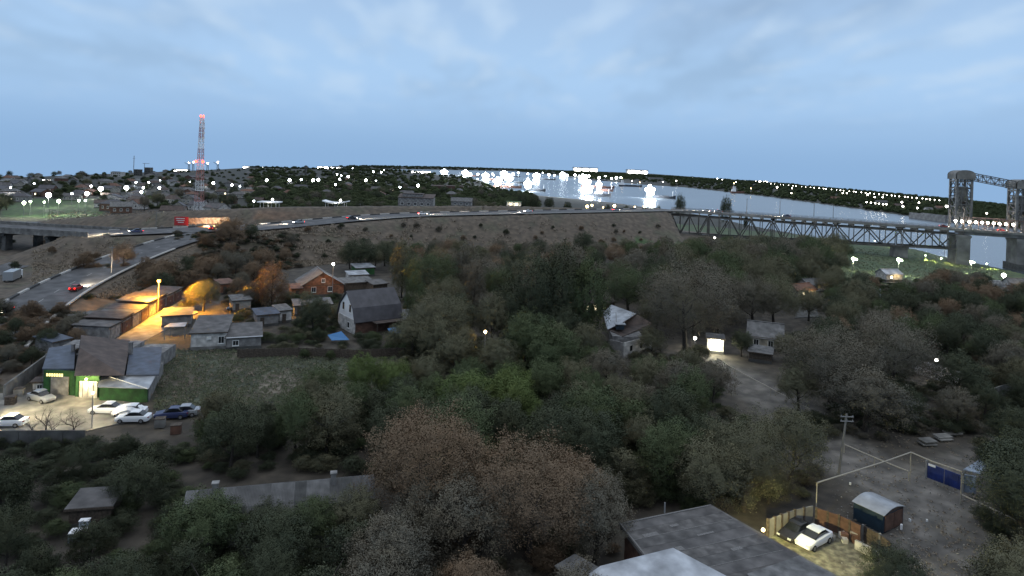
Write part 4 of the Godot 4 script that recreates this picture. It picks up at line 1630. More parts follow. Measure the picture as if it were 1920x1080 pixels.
		if q[0] == 270:
			rod(o, "crane_mast", Vector3(-2, 0, -4), Vector3(-2, hh + 7, -4), 0.35, mats["pole_grey"])
			bar(o, "crane_jib", Vector3(-5, hh + 6.5, -4), Vector3(6, hh + 6.5, -4), 0.6, 0.6, mats["pole_grey"])
	var ae := thing("aerial", "thin tall aerial pole beside a dark tower block", "aerial", lie_point(D(250, 335, 1000)))
	rod(ae, "pole", Vector3(0, -1, 0), Vector3(0, D(250, 292, 1000).y - ae.position.y, 0), 0.45, mats["pole_grey"])
	bar(ae, "crossbar", Vector3(-2, 28, 0), Vector3(2, 28, 0), 0.3, 0.3, mats["pole_grey"])
	# port cranes by the mast
	var cranes := [[354, 305, 322], [362, 304, 322], [389, 306, 322], [408, 304, 322]]
	for q in cranes:
		var foot := D(q[0], q[2], 1500)
		foot.y = lie(foot.x, foot.z)
		var c := thing("port_crane", "slim port crane with lamp at its head behind the mast", "crane", foot, 0.0, "port cranes")
		var hy := D(q[0], q[1], 1500).y - foot.y
		for dx in [-2.0, 2.0]:
			rod(c, "leg", Vector3(dx, -1, 0), Vector3(dx * 0.6, hy * 0.8, 0), 0.7, mats["bridge_steel"])
		bar(c, "jib", Vector3(0, hy * 0.7, 0), Vector3(-9, hy * 1.0, 2), 0.9, 0.9, mats["bridge_steel"])
		ball(c, "lamp", Vector3(0, hy, 0), 1.7, mats["lamp_warm"])
	var wt := D(573, 330, 1500)
	var wy := D(573, 310.5, 1500).y
	wt.y = lie(wt.x, wt.z)
	var tw := thing("water_tower", "dark water tower with wide head above the woods", "tower", wt)
	rod(tw, "shaft", Vector3(0, -1, 0), Vector3(0, wy - wt.y - 5.0, 0), 2.6, mats["concrete_dark"])
	rod(tw, "tank", Vector3(0, wy - wt.y - 6.0, 0), Vector3(0, wy - wt.y - 1.0, 0), 4.2, mats["concrete_dark"])
	rod(tw, "cap", Vector3(0, wy - wt.y - 1.0, 0), Vector3(0, wy - wt.y + 0.4, 0), 2.4, mats["roof_dark"])
	# houses of the town behind the bank
	var walls := [["plaster_cream", "cream"], ["plaster_grey", "grey"], ["brick_brown", "brown brick"], ["plaster_white", "white"]]
	var roofs := [["roof_grey", "grey"], ["roof_rust", "rusty"], ["roof_dark", "dark"], ["slate", "pale slate"], ["roof_brown", "brown"]]
	var made := 0
	for k in 420:
		var px := rng.randf_range(-20, 900)
		var py := rng.randf_range(322, 404)
		var g := G(px, py)
		var d := -g.z
		if d < 345 or d > 1500 or (px > 470 and py > 372) or (px > 540 and rng.randf() < 0.6) or (px < 170 and py > 385):
			continue
		var near := near_line(rail_bank, g.x, g.z)
		if near.x < 24.0 or river_distance(g.x, g.z) < 40.0 or d > rim_at(g.x, g.z) * 0.96:
			continue
		var ok := true
		for e in planted:
			if Vector2(e.x - g.x, e.z - g.z).length() < 17.0:
				ok = false
				break
		if not ok:
			continue
		planted.append(g)
		var w := rng.randf_range(8, 14)
		var yaw := rng.randf_range(-0.5, 0.5)
		var b := g + Vector3(cos(yaw) * w, 0, -sin(yaw) * w)
		var wl: Array = walls[rng.randi() % walls.size()]
		var rf: Array = roofs[rng.randi() % roofs.size()]
		var he := rng.randf_range(2.8, 4.6)
		var kind: String = ["gable", "across", "hip"][rng.randi() % 3]
		var h := house("town_house", "small %s house with %s roof in town beyond the railway bank" % [wl[1], rf[1]], "house", g, b, rng.randf_range(7, 10), he, he + rng.randf_range(1.8, 3.0), kind, mats[wl[0]], mats[rf[0]], "houses of the town beyond the railway bank")
		if d < 620:
			for c in 3:
				window(h, Vector3(w * (0.2 + 0.3 * c), he * 0.55, 0.03), 1.1, 1.2, 0, rng.randf() < 0.12)
		made += 1
		if made > 105:
			break
	# trees of the town and of the woods above the road
	var count := 0
	for k in 1600:
		var px := rng.randf_range(-20, 1010)
		var py := rng.randf_range(320, 402)
		var g := G(px, py)
		var d := -g.z
		if d < 335 or d > 3300 or d > rim_at(g.x, g.z) * 0.985:
			continue
		if d > 900 and rng.randf() < 0.5:
			continue
		var near := near_line(rail_bank, g.x, g.z)
		if near.x < 13.0 or near_line(main_road, g.x, g.z).x < 20.0 or river_distance(g.x, g.z) < 12.0:
			continue
		if px > 20 and px < 150 and py > 380:
			continue
		var gap := 9.0 if px < 470 else 7.0
		gap *= 1.0 + d / 900.0
		var ok := true
		for e in planted:
			if absf(e.x - g.x) < gap and absf(e.z - g.z) < gap:
				ok = false
				break
		if not ok:
			continue
		planted.append(g)
		var hh := rng.randf_range(5.0, 9.5)
		var kind: String = ["dark", "dark", "green", "dull", "grey"][rng.randi() % 5]
		tree(g, hh, hh * rng.randf_range(0.45, 0.62), kind, "round" if rng.randf() < 0.7 else "mound", "between the town houses past the railway bank" if px < 470 else "in the riverside woods above the road bend", "town trees" if px < 470 else "riverside wood trees", "", d < 600)
		count += 1
		if count > 290:
			break
	# the woods behind read as one mass from here
	var mass := []
	for k2 in 4200:
		var px := rng.randf_range(-30, 1000)
		var py := rng.randf_range(318, 396)
		var g := G(px, py)
		var d := -g.z
		if d < 340 or d > rim_at(g.x, g.z) * 0.99 or near_line(rail_bank, g.x, g.z).x < 16.0 or river_distance(g.x, g.z) < 15.0:
			continue
		if px < 190 and py > 374:
			continue
		if px < 470 and rng.randf() < 0.75:
			continue
		var clash := false
		for e2 in planted:
			if absf(e2.x - g.x) < 9.0 and absf(e2.z - g.z) < 7.0 and px < 470:
				clash = true
				break
		if clash:
			continue
		var sc := rng.randf_range(0.3, 0.62) * (0.75 if px < 470 else 1.0) * (1.0 + d / 2500.0)
		mass.append(Transform3D(Basis(Vector3.UP, rng.randf() * TAU) * Basis.from_scale(Vector3(sc * 1.7, sc, sc * 1.7)), g))
	scatter("riverside_wood", "dark mass of scrub and trees behind the railway bank", "wood", crown_mesh("mound", 92, 11, 34, 16, 0.24), leaf_mats["green"], mass)
	# trees by the water right of the wood
	for q in [[1276, 369, 7.5, "round"], [1362, 373, 8.5, "round"], [1236, 377, 5.0, "mound"], [1000, 366, 9.0, "round"], [1030, 371, 7.0, "round"], [1065, 372, 6.5, "mound"], [1140, 376, 6.0, "mound"], [980, 364, 7.5, "round"], [1175, 379, 6.0, "mound"], [1400, 391, 3.5, "mound"]]:
		var p := D(q[0], q[1], 520.0)
		var hh: float = q[2]
		p.y -= hh
		var gy := lie(p.x, p.z)
		tree(Vector3(p.x, gy, p.z), p.y + hh - gy, hh * 0.62, "dark", q[3], "on the wharf edge between road and river", "wharf trees")
	# the wood of the far bank reads as one mass
	var mm := MultiMesh.new()
	mm.transform_format = MultiMesh.TRANSFORM_3D
	var spots := []
	for k in 9000:
		var px := rng.randf_range(470, 1960)
		var lo := 1.0
		var n := river.size()
		var back := rng.randf()
		var py := 0.0
		# height of the skyline and of the water edge at this bearing
		var sky_y := 311.0 + 5.2e-5 * pow(px - 650.0, 2)
		var g := P(px, sky_y + pow(back, 1.5) * (10.0 if px < 1200 else 34.0) + 2.0, -3.0)
		var d := -g.z
		if d > 11000.0 or river_distance(g.x, g.z) < 6.0:
			continue
		if px < 1250 and d < 2400:
			continue
		if d > rim_at(g.x, g.z) * 1.01:
			continue
		g.y = lie(g.x, g.z) - 0.5
		var sc := rng.randf_range(0.55, 0.95) * (1.0 + d / 6000.0)
		if px > 1500:
			sc *= 0.8
		spots.append(Transform3D(Basis(Vector3.UP, rng.randf() * TAU) * Basis.from_scale(Vector3(sc * 1.5, sc, sc * 1.5)), g))
	mm.mesh = crown_mesh("mound", 91, 9, 20, 10, 0.5)
	mm.instance_count = spots.size()
	for i in spots.size():
		mm.set_instance_transform(i, spots[i])
	var wood_ := MultiMeshInstance3D.new()
	wood_.name = "far_wood"
	wood_.multimesh = mm
	wood_.material_override = leaf_mats["green"]
	add_child(wood_)
	tag(wood_, "dark wooded strip along the far river bank", "wood")
	wood_.set_meta("kind", "stuff")
	# a few houses and the big floating dock of the far bank
	var k := 0
	for q in [[1738, 399, 9, "plaster_white", "slate"], [1757, 396, 10, "plaster_cream", "roof_rust"], [1680, 391, 12, "brick_brown", "roof_brown"], [1560, 376, 16, "brick_brown", "roof_rust"], [1645, 384, 18, "plaster_cream", "roof_grey"], [1228, 331, 60, "plaster_grey", "roof_grey"]]:
		var g := G(q[0], q[1])
		if q[0] == 1228:
			g = D(1216, 332, 2700)
			g.y = -6
		house("bank_house", ["white house with pale roof", "cream house with rusty roof", "brown brick house", "long rusty roofed brick shed", "long cream building with grey roof", "large grey hall"][k] + " on the far river bank", "house", g, g + Vector3(q[2], 0, 0), 9, 4.5 if k < 5 else 16.0, 7.5 if k < 5 else 17.0, "gable" if k < 5 else "flat", mats[q[3]], mats[q[4]], "buildings of the far bank")
		k += 1
	var da := P(1704, 408, WATER)
	var db := P(1772, 417, WATER)
	var dock := thing("floating_dock", "long grey floating dock moored along the far bank", "dock", da, bearing(da, db))
	var dl := da.distance_to(db)
	piece(dock, "pontoon", Vector3(dl / 2.0, 1.2, -8), Vector3(dl, 3.4, 16), mats["bridge_steel"])
	piece(dock, "side_wall", Vector3(dl / 2.0, 4.6, -1), Vector3(dl, 4.2, 1.6), mats["bridge_steel"])
	piece(dock, "side_wall", Vector3(dl / 2.0, 4.6, -15), Vector3(dl, 4.2, 1.6), mats["bridge_steel"])

# ---------------------------------------------------------------- the near quarter
var marks: Array = []

func mark(p: Vector3, words: String) -> void:
	marks.append([p, words])

func build_road_side() -> void:
	# flyover carrying the main road past the ramp
	var a := D(-90, 452, 252)
	var b: Vector3 = main_road[0]
	a.y = b.y - 0.8
	var t := thing("flyover", "grey concrete flyover carrying the main road over a side road", "bridge", Vector3(a.x, 0, a.z), bearing(a, b))
	var l := Vector2(b.x - a.x, b.z - a.z).length()
	var dy := b.y - a.y
	bar(t, "deck", Vector3(0, a.y - 0.5, 0), Vector3(l, b.y - 0.5, 0), 17.6, 1.0, mats["concrete"])
	bar(t, "road_surface", Vector3(0, a.y + 0.03, 0), Vector3(l, b.y + 0.03, 0), 15.6, 0.05, mats["asphalt"])
	var n := 14
	for z in [-8.6, 8.6]:
		for k in n:
			var f := k / float(n)
			var g := (k + 0.96) / n
			bar(t, "parapet_panel", Vector3(l * f, lerpf(a.y, b.y, f) + 0.55, z), Vector3(l * g, lerpf(a.y, b.y, g) + 0.55, z), 0.3, 1.1, mats["concrete"])
	for x in [0.2, 0.47, 0.74]:
		for z in [-6.0, 6.0]:
			piece(t, "column", Vector3(l * x, (a.y - 1.0) / 2.0, z), Vector3(1.8, a.y - 0.6, 2.6), mats["concrete_dark"])
		bar(t, "cross_head", Vector3(l * x, a.y - 1.3, -8.0), Vector3(l * x, a.y - 1.3, 8.0), 1.6, 0.9, mats["concrete_dark"])
	# side road under the flyover
	var side := dense([P(-120, 560), P(-40, 520), P(40, 494), P(105, 468), P(170, 440)], 8.0)
	structure("side_road", ribbon(side, 4.2, 0.06), mats["asphalt"])
	bus("silver box truck parked beneath the flyover ramp", "box_truck", "truck", P(22, 526) , bearing(side[0], side[8]) + PI, 6.0, 2.3, mats["paint_silver"], mats["paint_white"])
	# white walled roadside shed
	var sh := house("roadside_shed", "long low shed with bright white wall by the flyover", "shed", lie_point(D(4, 441, 285)), lie_point(D(58, 439, 285)), 6, 4.2, 4.4, "flat", mats["plaster_white"], mats["roof_dark"])
	piece(sh, "door", Vector3(1.4, 1.7, 0.05), Vector3(2.4, 3.2, 0.12), mats["blue_steel"])
	# billboard
	var bb := D(340, 423, 262)
	var bt := thing("billboard", "red roadside billboard with white lines of print", "billboard", lie_point(bb), 0.12)
	var by := bb.y - bt.position.y
	for x in [-1.6, 1.6]:
		rod(bt, "post", Vector3(x, -0.3, 0), Vector3(x, by + 0.4, 0), 0.12, mats["pole_grey"])
	var board := piece(bt, "board", Vector3(0, by + 1.8, 0.1), Vector3(5.2, 3.4, 0.2), mats["billboard_red"])
	for k in 3:
		piece(board, "print_line", Vector3(-0.4 + 0.1 * k, 1.0 - k * 0.75, 0.11), Vector3([3.4, 3.0, 2.2][k], 0.3, 0.02), mats["frame_white"])
	# concrete fence the headlamps fall on
	var wall := thing("roadside_fence", "low concrete panel fence lit orange by car headlamps", "fence", D(354, 421, 270) * Vector3(1, 0, 1))
	for k in 7:
		var p0 := D(354 + k * 11, 421.5 - k * 0.1, 270)
		var p1 := D(354 + (k + 0.96) * 11, 421.5 - k * 0.1, 270)
		var low := Vector3(0, 1.0, 0)
		bar(wall, "panel", p0 + low - wall.position, p1 + low - wall.position, 0.25, 3.6, mats["plaster_cream"])
	var rc := D(397, 432.5, 249)
	var oc := car("red car with brake lamps on turning towards the lit fence", Vector3(rc.x, near_line(main_road, rc.x, rc.z).y + 0.01, rc.z), -1.25, mats["paint_red"], true)
	spot(oc, Vector3(-2.4, 0.8, 0), Vector3(-1, 0.02, 0), Color(1, 0.62, 0.25), 650.0, 40.0)
	# cars on the ramp and the main road
	var r := P(143, 540, 2.7)
	var along_ramp := bearing(P(130, 545, 2.6), P(190, 517, 3.4))
	car("red car with headlamps on climbing the ramp", Vector3(r.x, near_line(ramp_road, r.x, r.z).y + 0.02, r.z), along_ramp + PI, mats["paint_red"], true)
	r = P(8, 588, 1.2)
	car("dark car with glaring lamps at the foot of the ramp", Vector3(r.x, near_line(ramp_road, r.x, r.z).y + 0.02, r.z), along_ramp, mats["paint_black"], true)
	r = P(2, 600, 1.1)
	car("silver car with lamps on behind a dark car on the ramp", Vector3(r.x - 3.0, near_line(ramp_road, r.x, r.z).y + 0.02, r.z + 4.0), along_ramp, mats["paint_silver"], true)
	r = P(792, 403, 11.5)
	var along_main := bearing(P(700, 407, 10.8), P(900, 399, 12.3))
	car("white car with headlamps on along the dry embankment road", Vector3(r.x, near_line(main_road, r.x, r.z).y + 0.02, r.z), along_main + PI, mats["paint_white"], true)
	r = P(1155, 395.5, 13.5)
	car("silver car with headlamps on at the embankment end by the truss bridge", Vector3(r.x, near_line(main_road, r.x, r.z).y + 0.02, r.z), along_main + PI, mats["paint_silver"], true)
	for q in [[560, 419, 9.7, "paint_silver", "silver car driving below the tall poles on the embankment road", 0.0], [660, 411, 10.5, "paint_black", "black car following the embankment road towards the junction", PI], [990, 398, 12.9, "paint_white", "white car near the lit kiosk on the embankment road", 0.0], [255, 436.5, 7.8, "paint_blue", "dark blue car leaving the flyover for the junction", 0.0]]:
		r = P(q[0], q[1], q[2])
		car(q[4], Vector3(r.x, near_line(main_road, r.x, r.z).y + 0.02, r.z), along_main + q[5], mats[q[3]], true)
	# poles along the roads
	var poles := [[292, 380, 436], [303, 398, 427], [345, 386, 420], [383, 375, 421], [209, 462, 515], [509, 383, 416], [550, 387, 412], [641, 383, 408], [675, 382, 402], [845, 352, 386], [1400, 372, 398], [1526, 378, 404], [1562, 384, 408], [1462, 376, 402]]
	for q in poles:
		var g := G(q[0], q[2])
		if q[0] > 1300:
			g = D(q[0], q[2], 392)
		var h: float = (q[2] - q[1]) * -g.z / FOCAL
		utility_pole("concrete pole with crossarms beside the embankment road" if q[0] < 1300 else "thin lighting pole on the truss bridge deck", g, h, "road poles" if q[0] < 1300 else "bridge poles", 0.0, 1)
	# canopies, houses and kiosk just beyond the bank
	var roofs := [[482, 521, 384, 377.5, "pale flat canopy on posts beyond the railway bank"], [604, 650, 386, 379, "white curved filling station canopy beyond the railway bank"]]
	for q in roofs:
		var c0 := D(q[0], q[2], 372)
		var c1 := D(q[1], q[2], 372)
		var c := thing("canopy", q[4], "canopy", lie_point(c0), 0.0)
		var w := c1.x - c0.x
		var hy: float = D(q[0], q[3], 372).y - c.position.y
		for x in [0.12, 0.5, 0.88]:
			for z in [-1.0, -6.0]:
				rod(c, "post", Vector3(w * x, -0.2, z), Vector3(w * x, hy, z), 0.16, mats["frame_white"])
		var s := Shape.new()
		for k in 8:
			var x0 := w * k / 8.0
			var x1 := w * (k + 1) / 8.0
			var sag := func(u: float) -> float: return 1.1 * pow(u * 2.0 - 1.0, 2) if q[0] > 600 else 0.0
			s.slab([Vector3(x0, hy + float(sag.call(k / 8.0)), 0.6), Vector3(x0, hy + float(sag.call(k / 8.0)), -7.5), Vector3(x1, hy + float(sag.call((k + 1) / 8.0)), -7.5), Vector3(x1, hy + float(sag.call((k + 1) / 8.0)), 0.6)], 0.6)
		part(c, "roof", s.mesh(), mats["ship_white"])
		ball(c, "lamp", Vector3(w * 0.75, hy + 1.4, 0.4), 0.55, mats["lamp_white"])
		omni(c, Vector3(w * 0.6, hy - 1.2, 2.0), Color(1, 0.98, 0.9), 4.0)
	var h := house("pink_house", "two storey pinkish house with white windows beyond the embankment road", "house", lie_point(D(746, 387, 410)), lie_point(D(812, 387, 410)), 10, 5.6, 7.6, "flat", mats["plaster_grey"], mats["roof_brown"])
	h.position.y = D(746, 387, 410).y
	for k in 5:
		window(h, Vector3(2.6 + k * 4.0, 1.9, 0.03), 1.5, 1.5, 0)
	piece(h, "upper_storey", Vector3(8.5, 6.4, -5.2), Vector3(12, 3.0, 8.0), mats["plaster_grey"])
	piece(h, "upper_roof", Vector3(8.5, 8.05, -5.2), Vector3(12.8, 0.3, 8.8), mats["roof_brown"])
	h = house("grey_cottage", "low grey gabled cottage beside a tall pole past the embankment", "house", D(846, 386, 410), D(884, 386, 410), 8, 3.0, 5.2, "gable", mats["plaster_grey"], mats["slate"])
	for k in 3:
		window(h, Vector3(2.4 + k * 3.6, 1.5, 0.03), 1.2, 1.2, 0)
	h = house("lit_kiosk", "small white and green lit kiosk past the embankment road", "kiosk", D(950, 387, 400), D(977, 387, 400), 4, 2.7, 2.9, "flat", mats["plaster_white"], mats["wall_green"])
	window(h, Vector3(2.2, 1.5, 0.03), 1.4, 1.1, 0, true)
	window(h, Vector3(5.8, 1.5, 0.03), 1.4, 1.1, 0, true)
	spot(h, Vector3(4.2, 5.0, 5.0), Vector3(0, -0.7, -1), Color(1, 0.97, 0.85), 40.0, 50.0)
	h = house("brown_shed", "pair of brown sheds below the wharf lamps", "shed", D(810, 354, 900), D(832, 354, 900), 9, 4.0, 5.5, "gable", mats["brick_brown"], mats["roof_brown"])
	h = house("long_shed", "long brown low shed near the wharf lamps", "shed", D(836, 354, 900), D(868, 354, 900), 9, 4.0, 5.0, "gable", mats["brick_brown"], mats["roof_brown"])

func build_garages() -> void:
	# row of lock-ups, each a garage of its own, stepping up towards the lamp
	var line := [[203, 640], [226, 628], [246, 616], [262, 606], [277, 595], [293, 586], [310, 577], [326, 569], [340, 561]]
	var door := ["pale metal double door", "rusty brown door", "pale door with rust streaks", "dark brown door", "pale brown door", "rusty double door", "brown plank door", "dark red door"]
	for i in line.size() - 1:
		var a := P(line[i][0], line[i][1])
		var b := P(line[i + 1][0], line[i + 1][1])
		b = a.lerp(b, 0.985)
		var he := 2.7 + (0.45 if i in [1, 4, 5] else 0.0) + i * 0.03
		var g := house("garage", "flat roofed lock-up garage with %s" % door[i], "garage", a, b, 6.4, he, he + 0.35, "flat", mats["brick_brown"] if i % 3 else mats["plaster_grey"], mats["roof_brown"] if i % 2 else mats["roof_grey"], "row of lock-up garages")
		var w := a.distance_to(b)
		var dm: Material = mats["garage_door_pale"] if i in [0, 2, 4] else mats["garage_door"]
		for s in [-1, 1]:
			var leaf := piece(g, "door", Vector3(w / 2.0 + s * w * 0.19, 1.15, 0.06), Vector3(w * 0.37, 2.25, 0.12), dm)
			piece(leaf, "handle", Vector3(-s * w * 0.14, 0, 0.09), Vector3(0.08, 0.3, 0.06), mats["steel"])
		piece(g, "lintel", Vector3(w / 2.0, 2.42, 0.05), Vector3(w * 0.86, 0.18, 0.14), mats["concrete"])
	mark(P(270, 590), "the row of lock-up garages")
	# sodium lamp over the garage lane
	var top := D(298, 527, 151)
	var foot := lie_point(D(297, 566, 151))
	var l := street_lamp("orange sodium street lamp lighting the lock-up garages", top, foot.y, 0.34, mats["lamp_orange"], 0.0, Color.WHITE)
	var h := top.y - foot.y
	bar(l, "arm", Vector3(0, h + 0.1, 0), Vector3(0.8, h + 0.3, 1.2), 0.09, 0.09, mats["pole_grey"])
	for q in [[Vector3(0.7, h - 0.1, 1.2), Vector3(0.25, -1.0, 0.35), 900.0, 62.0], [Vector3(0.9, h, 0.6), Vector3(0.9, -0.28, -0.42), 1500.0, 34.0], [Vector3(-0.2, h + 0.1, 0.5), Vector3(-0.3, -1.0, -0.25), 420.0, 64.0]]:
		spot(l, q[0], q[1], Color(1.0, 0.7, 0.22), q[2], q[3], 0.3)
	# lane slab before the doors
	var s := Shape.new()
	var q := []
	for e in [[206, 642], [342, 562], [372, 585], [246, 652]]:
		q.append(P(e[0], e[1], 0.05))
	s.slab(q, 0.2)
	structure("garage_lane", s.mesh(), mat("lane_concrete", Color(0.27, 0.255, 0.24), 0.9, "stain", 0.1))
	# low sheds left of the row
	var sh := house("brick_shed", "weathered brick shed with sagging grey roof at the row's low end", "shed", P(163, 628), P(202, 620), 6, 2.6, 3.0, "flat", mats["brick_brown"], mats["roof_grey"])
	piece(sh, "door", Vector3(2.2, 1.0, 0.05), Vector3(1.1, 2.0, 0.1), mats["wood_old"])
	house("tin_shed", "small tin shed between garage lane and shop roofs", "shed", P(98, 668), P(132, 660), 5, 2.4, 2.7, "flat", mats["plaster_grey"], mats["roof_blue_dark"])

func build_shop() -> void:
	var green: Material = mats["wall_green"]
	var t := thing("green_shop", "green walled workshop with brown hipped roof and lit white gate", "shop", P(82, 738))
	var o := t.position
	var wall := func(called: String, p: Array, q: Array, h: float, m: Material) -> MeshInstance3D:
		var a := P(p[0], p[1]) - o
		var b := P(q[0], q[1]) - o
		a.y = h / 2.0 - 0.2
		b.y = a.y
		return bar(t, called, a, b, 0.3, h + 0.4, m)
	wall.call("front_wall", [82, 738], [141, 741], 3.55, green)
	wall.call("middle_wall", [142, 744], [186, 745.5], 3.3, green)
	wall.call("right_wall", [187, 751], [276, 752], 1.95, green)
	wall.call("side_wall", [277, 751], [304, 700], 1.9, mats["plaster_grey"])
	wall.call("left_wall", [81, 736], [97, 690], 3.5, mats["plaster_grey"])
	# grey shutter in the front wall
	var a := P(97, 739.5, 0) - o
	var b := P(130, 741.2, 0) - o
	bar(t, "shutter", Vector3(a.x, 1.4, a.z + 0.25), Vector3(b.x, 1.4, b.z + 0.25), 0.12, 2.8, mats["plaster_grey"])
	roof_over(t, "left_roof", [[79, 691, 3.75], [92, 652, 3.9], [141, 645, 3.9], [139, 691, 3.75]], 0.2, mats["roof_blue_dark"])
	var s := Shape.new()
	var e1 := P(139, 705, 3.4) - o
	var e2 := P(233, 704, 3.4) - o
	var e3 := P(244, 638, 3.5) - o
	var e4 := P(150, 640, 3.5) - o
	var r1 := P(150, 652, 5.6) - o
	var r2 := P(152, 628, 5.6) - o
	s.tri(e1, r1, e2)
	s.quad(e2, r1, r2, e3)
	s.quad(e1, e4, r2, r1)
	s.tri(e3, r2, e4)
	s.quad(e1, e2, e3, e4)
	part(t, "hipped_roof", s.mesh(), mats["roof_brown"])
	roof_over(t, "rear_roof", [[236, 703, 2.9], [244, 652, 3.0], [304, 650, 3.0], [298, 702, 2.9]], 0.2, mats["roof_blue_dark"])
	roof_over(t, "canopy_roof", [[183, 725, 2.3], [187, 705, 2.7], [292, 704, 2.7], [279, 728, 2.3]], 0.12, mats["roof_tin"])
	# added solid block inside, put in so that no light leaks through
	for q in [[97, 136, 690, 3.0], [150, 236, 690, 2.9], [240, 298, 690, 2.3]]:
		var c0 := P(q[0], q[2]) - o
		var c1 := P(q[1], q[2]) - o
		bar(t, "added_light_block", Vector3(c0.x, q[3] / 2.0, c0.z - 2.0), Vector3(c1.x, q[3] / 2.0, c1.z - 2.0), 9.0, q[3], mats["plaster_grey"])
	# the lit gate
	a = P(151, 745) - o
	b = P(184, 746) - o
	bar(t, "gate", Vector3(a.x, 1.25, a.z + 0.3), Vector3(b.x, 1.25, b.z + 0.3), 0.12, 2.5, mats["plaster_white"])
	for k in 3:
		var p := a.lerp(b, 0.2 + 0.3 * k)
		piece(t, "gate_bar", Vector3(p.x, 1.25, p.z + 0.4), Vector3(0.07, 2.4, 0.06), mats["steel"])
	ball(t, "gate_lamp", a.lerp(b, 0.5) + Vector3(0, 3.0, 0.9), 0.14, mats["lamp_warm"])
	omni(t, a.lerp(b, 0.5) + Vector3(0, 2.7, 1.4), Color(1, 0.9, 0.62), 9.0, 0.12)
	# fascia with pale lettering blocks, too far to read
	a = P(96, 699.5, 3.1) - o
	b = P(128, 700.5, 3.1) - o
	for k in 7:
		var p := a.lerp(b, (k + 0.15) / 7.0)
		var q := a.lerp(b, (k + 0.8) / 7.0)
		bar(t, "sign_letter", Vector3(p.x, 3.2, p.z + 1.1), Vector3(q.x, 3.2, q.z + 1.1), 0.06, 0.42, mats["lit_sign"])
	var gut := P(205, 704, 2.9) - o
	rod(t, "downpipe", Vector3(gut.x, 2.75, gut.z), P(277, 729, 2.5) - o, 0.07, mats["frame_white"])
	chimney(t, P(245, 655, 3.8) - o, Vector3(0.5, 2.2, 0.5), mats["plaster_grey"])
	chimney(t, P(137, 660, 3.8) - o, Vector3(0.4, 2.4, 0.4), mats["plaster_grey"])
	mark(P(160, 720), "the green workshop")
	# booth
	var bt := house("guard_booth", "little white guard booth by the workshop yard", "booth", P(61, 736), P(79, 735), 1.6, 1.5, 1.6, "flat", mats["plaster_white"], mats["roof_brown"])
	window(bt, Vector3(0.9, 0.85, 0.03), 0.6, 0.5, 0)
	# yard slab, its back wall, and the wall up the slope
	var ys := Shape.new()
	var q := []
	for e in [[-90, 812], [-70, 740], [60, 735], [190, 746], [262, 756], [240, 790], [162, 808]]:
		q.append(P(e[0], e[1], 0.06))
	ys.slab(q, 0.25)
	structure("yard", ys.mesh(), mat("yard_concrete", Color(0.3, 0.28, 0.24), 0.9, "stain", 0.09))
	fence("yard_wall", "dark concrete wall closing the lit workshop yard", "wall", [[-90, 808], [160, 806.5]], 2.0, 0.22, 2.6, mats["concrete_dark"])
	fence("slope_wall", "long pale concrete wall climbing beside the workshop", "wall", [[8, 722], [50, 692], [94, 660]], 2.2, 0.25, 2.5, mats["concrete"])
	# yard floodlights
	for k in 2:
		var fp := P([-14, 172][k], [792, 803][k], 0.0)
		var lp := street_lamp(["floodlight on a post at the yard's outer end", "floodlight on a post by the yard wall's end"][k], fp + Vector3(0, 4.6, 0), 0.0, 0.16, mats["lamp_warm"], 0.0, Color.WHITE)
		spot(lp, Vector3(0.2, 4.4, -0.2), Vector3([0.65, -0.6][k], -0.85, [-0.4, -0.5][k]), Color(1, 0.93, 0.74), [80.0, 24.0][k], 62.0)
	# cars in and by the yard
	car("grey saloon car parked before the green shutter", P(77, 751, 0.06), 2.75, mats["paint_silver"])
	car("white car glaring in the floodlight at the yard's outer end", P(16, 798, 0.06), 0.1, mats["paint_white"])
	car("white saloon car by the canopy of the workshop", P(199, 774), 0.05, mats["paint_white"])
	car("white hatchback under a pale dust sheet beside a white saloon", P(243, 778), 0.15, mats["paint_white"])
	car("white car wreck in front of the sheeted hatchback", P(250, 790), 0.1, mats["paint_white"])
	car("dark blue car half hidden behind shrubs below the workshop", P(322, 783), 0.2, mats["paint_blue"])
	car("silver car behind the dark blue car", P(343, 779), 0.25, mats["paint_silver"])
	var sheet := thing("dust_sheet", "crumpled pale dust sheet draped over a parked hatchback", "sheet", P(243, 778) + Vector3(0, 0.5, 0), 0.15)
	var ds := Shape.new()
	for i in 8:
		for j in 5:
			var v := []
			for c in [[0, 0], [0, 1], [1, 1], [1, 0]]:
				var u: float = (i + c[0]) / 8.0
				var w: float = (j + c[1]) / 5.0
				var hgt := 0.55 + 0.5 * sin(PI * clampf(u * 1.1 - 0.05, 0, 1)) - pow(absf(w - 0.5) * 2.0, 3) * 0.6 + rough_noise.get_noise_2d(u * 60.0, w * 40.0) * 0.25
				v.append(Vector3((u - 0.5) * 3.4, hgt, (w - 0.5) * 2.1))
			ds.quad(v[0], v[1], v[2], v[3])
	part(sheet, "cloth", ds.mesh(), mats["ship_white"])
	# crates and scrap by the wall
	for k in 4:
		var p := P([20, 36, 300, 330][k], [758, 742, 800, 812][k])
		var c := thing("crate", ["brown crate by the yard's outer wall", "pale crate beside the guard booth", "grey scrap box below the parked cars", "rusty scrap box near the dark blue car"][k], "crate", p)
		piece(c, "box", Vector3(0, 0.55, 0), Vector3(1.2, 1.1, 1.0), mats[["wood_old", "plaster_cream", "concrete", "roof_rust"][k]], 0.3)
		piece(c, "lid", Vector3(0, 1.14, 0), Vector3(1.3, 0.08, 1.1), mats["wood_old"], 0.3)
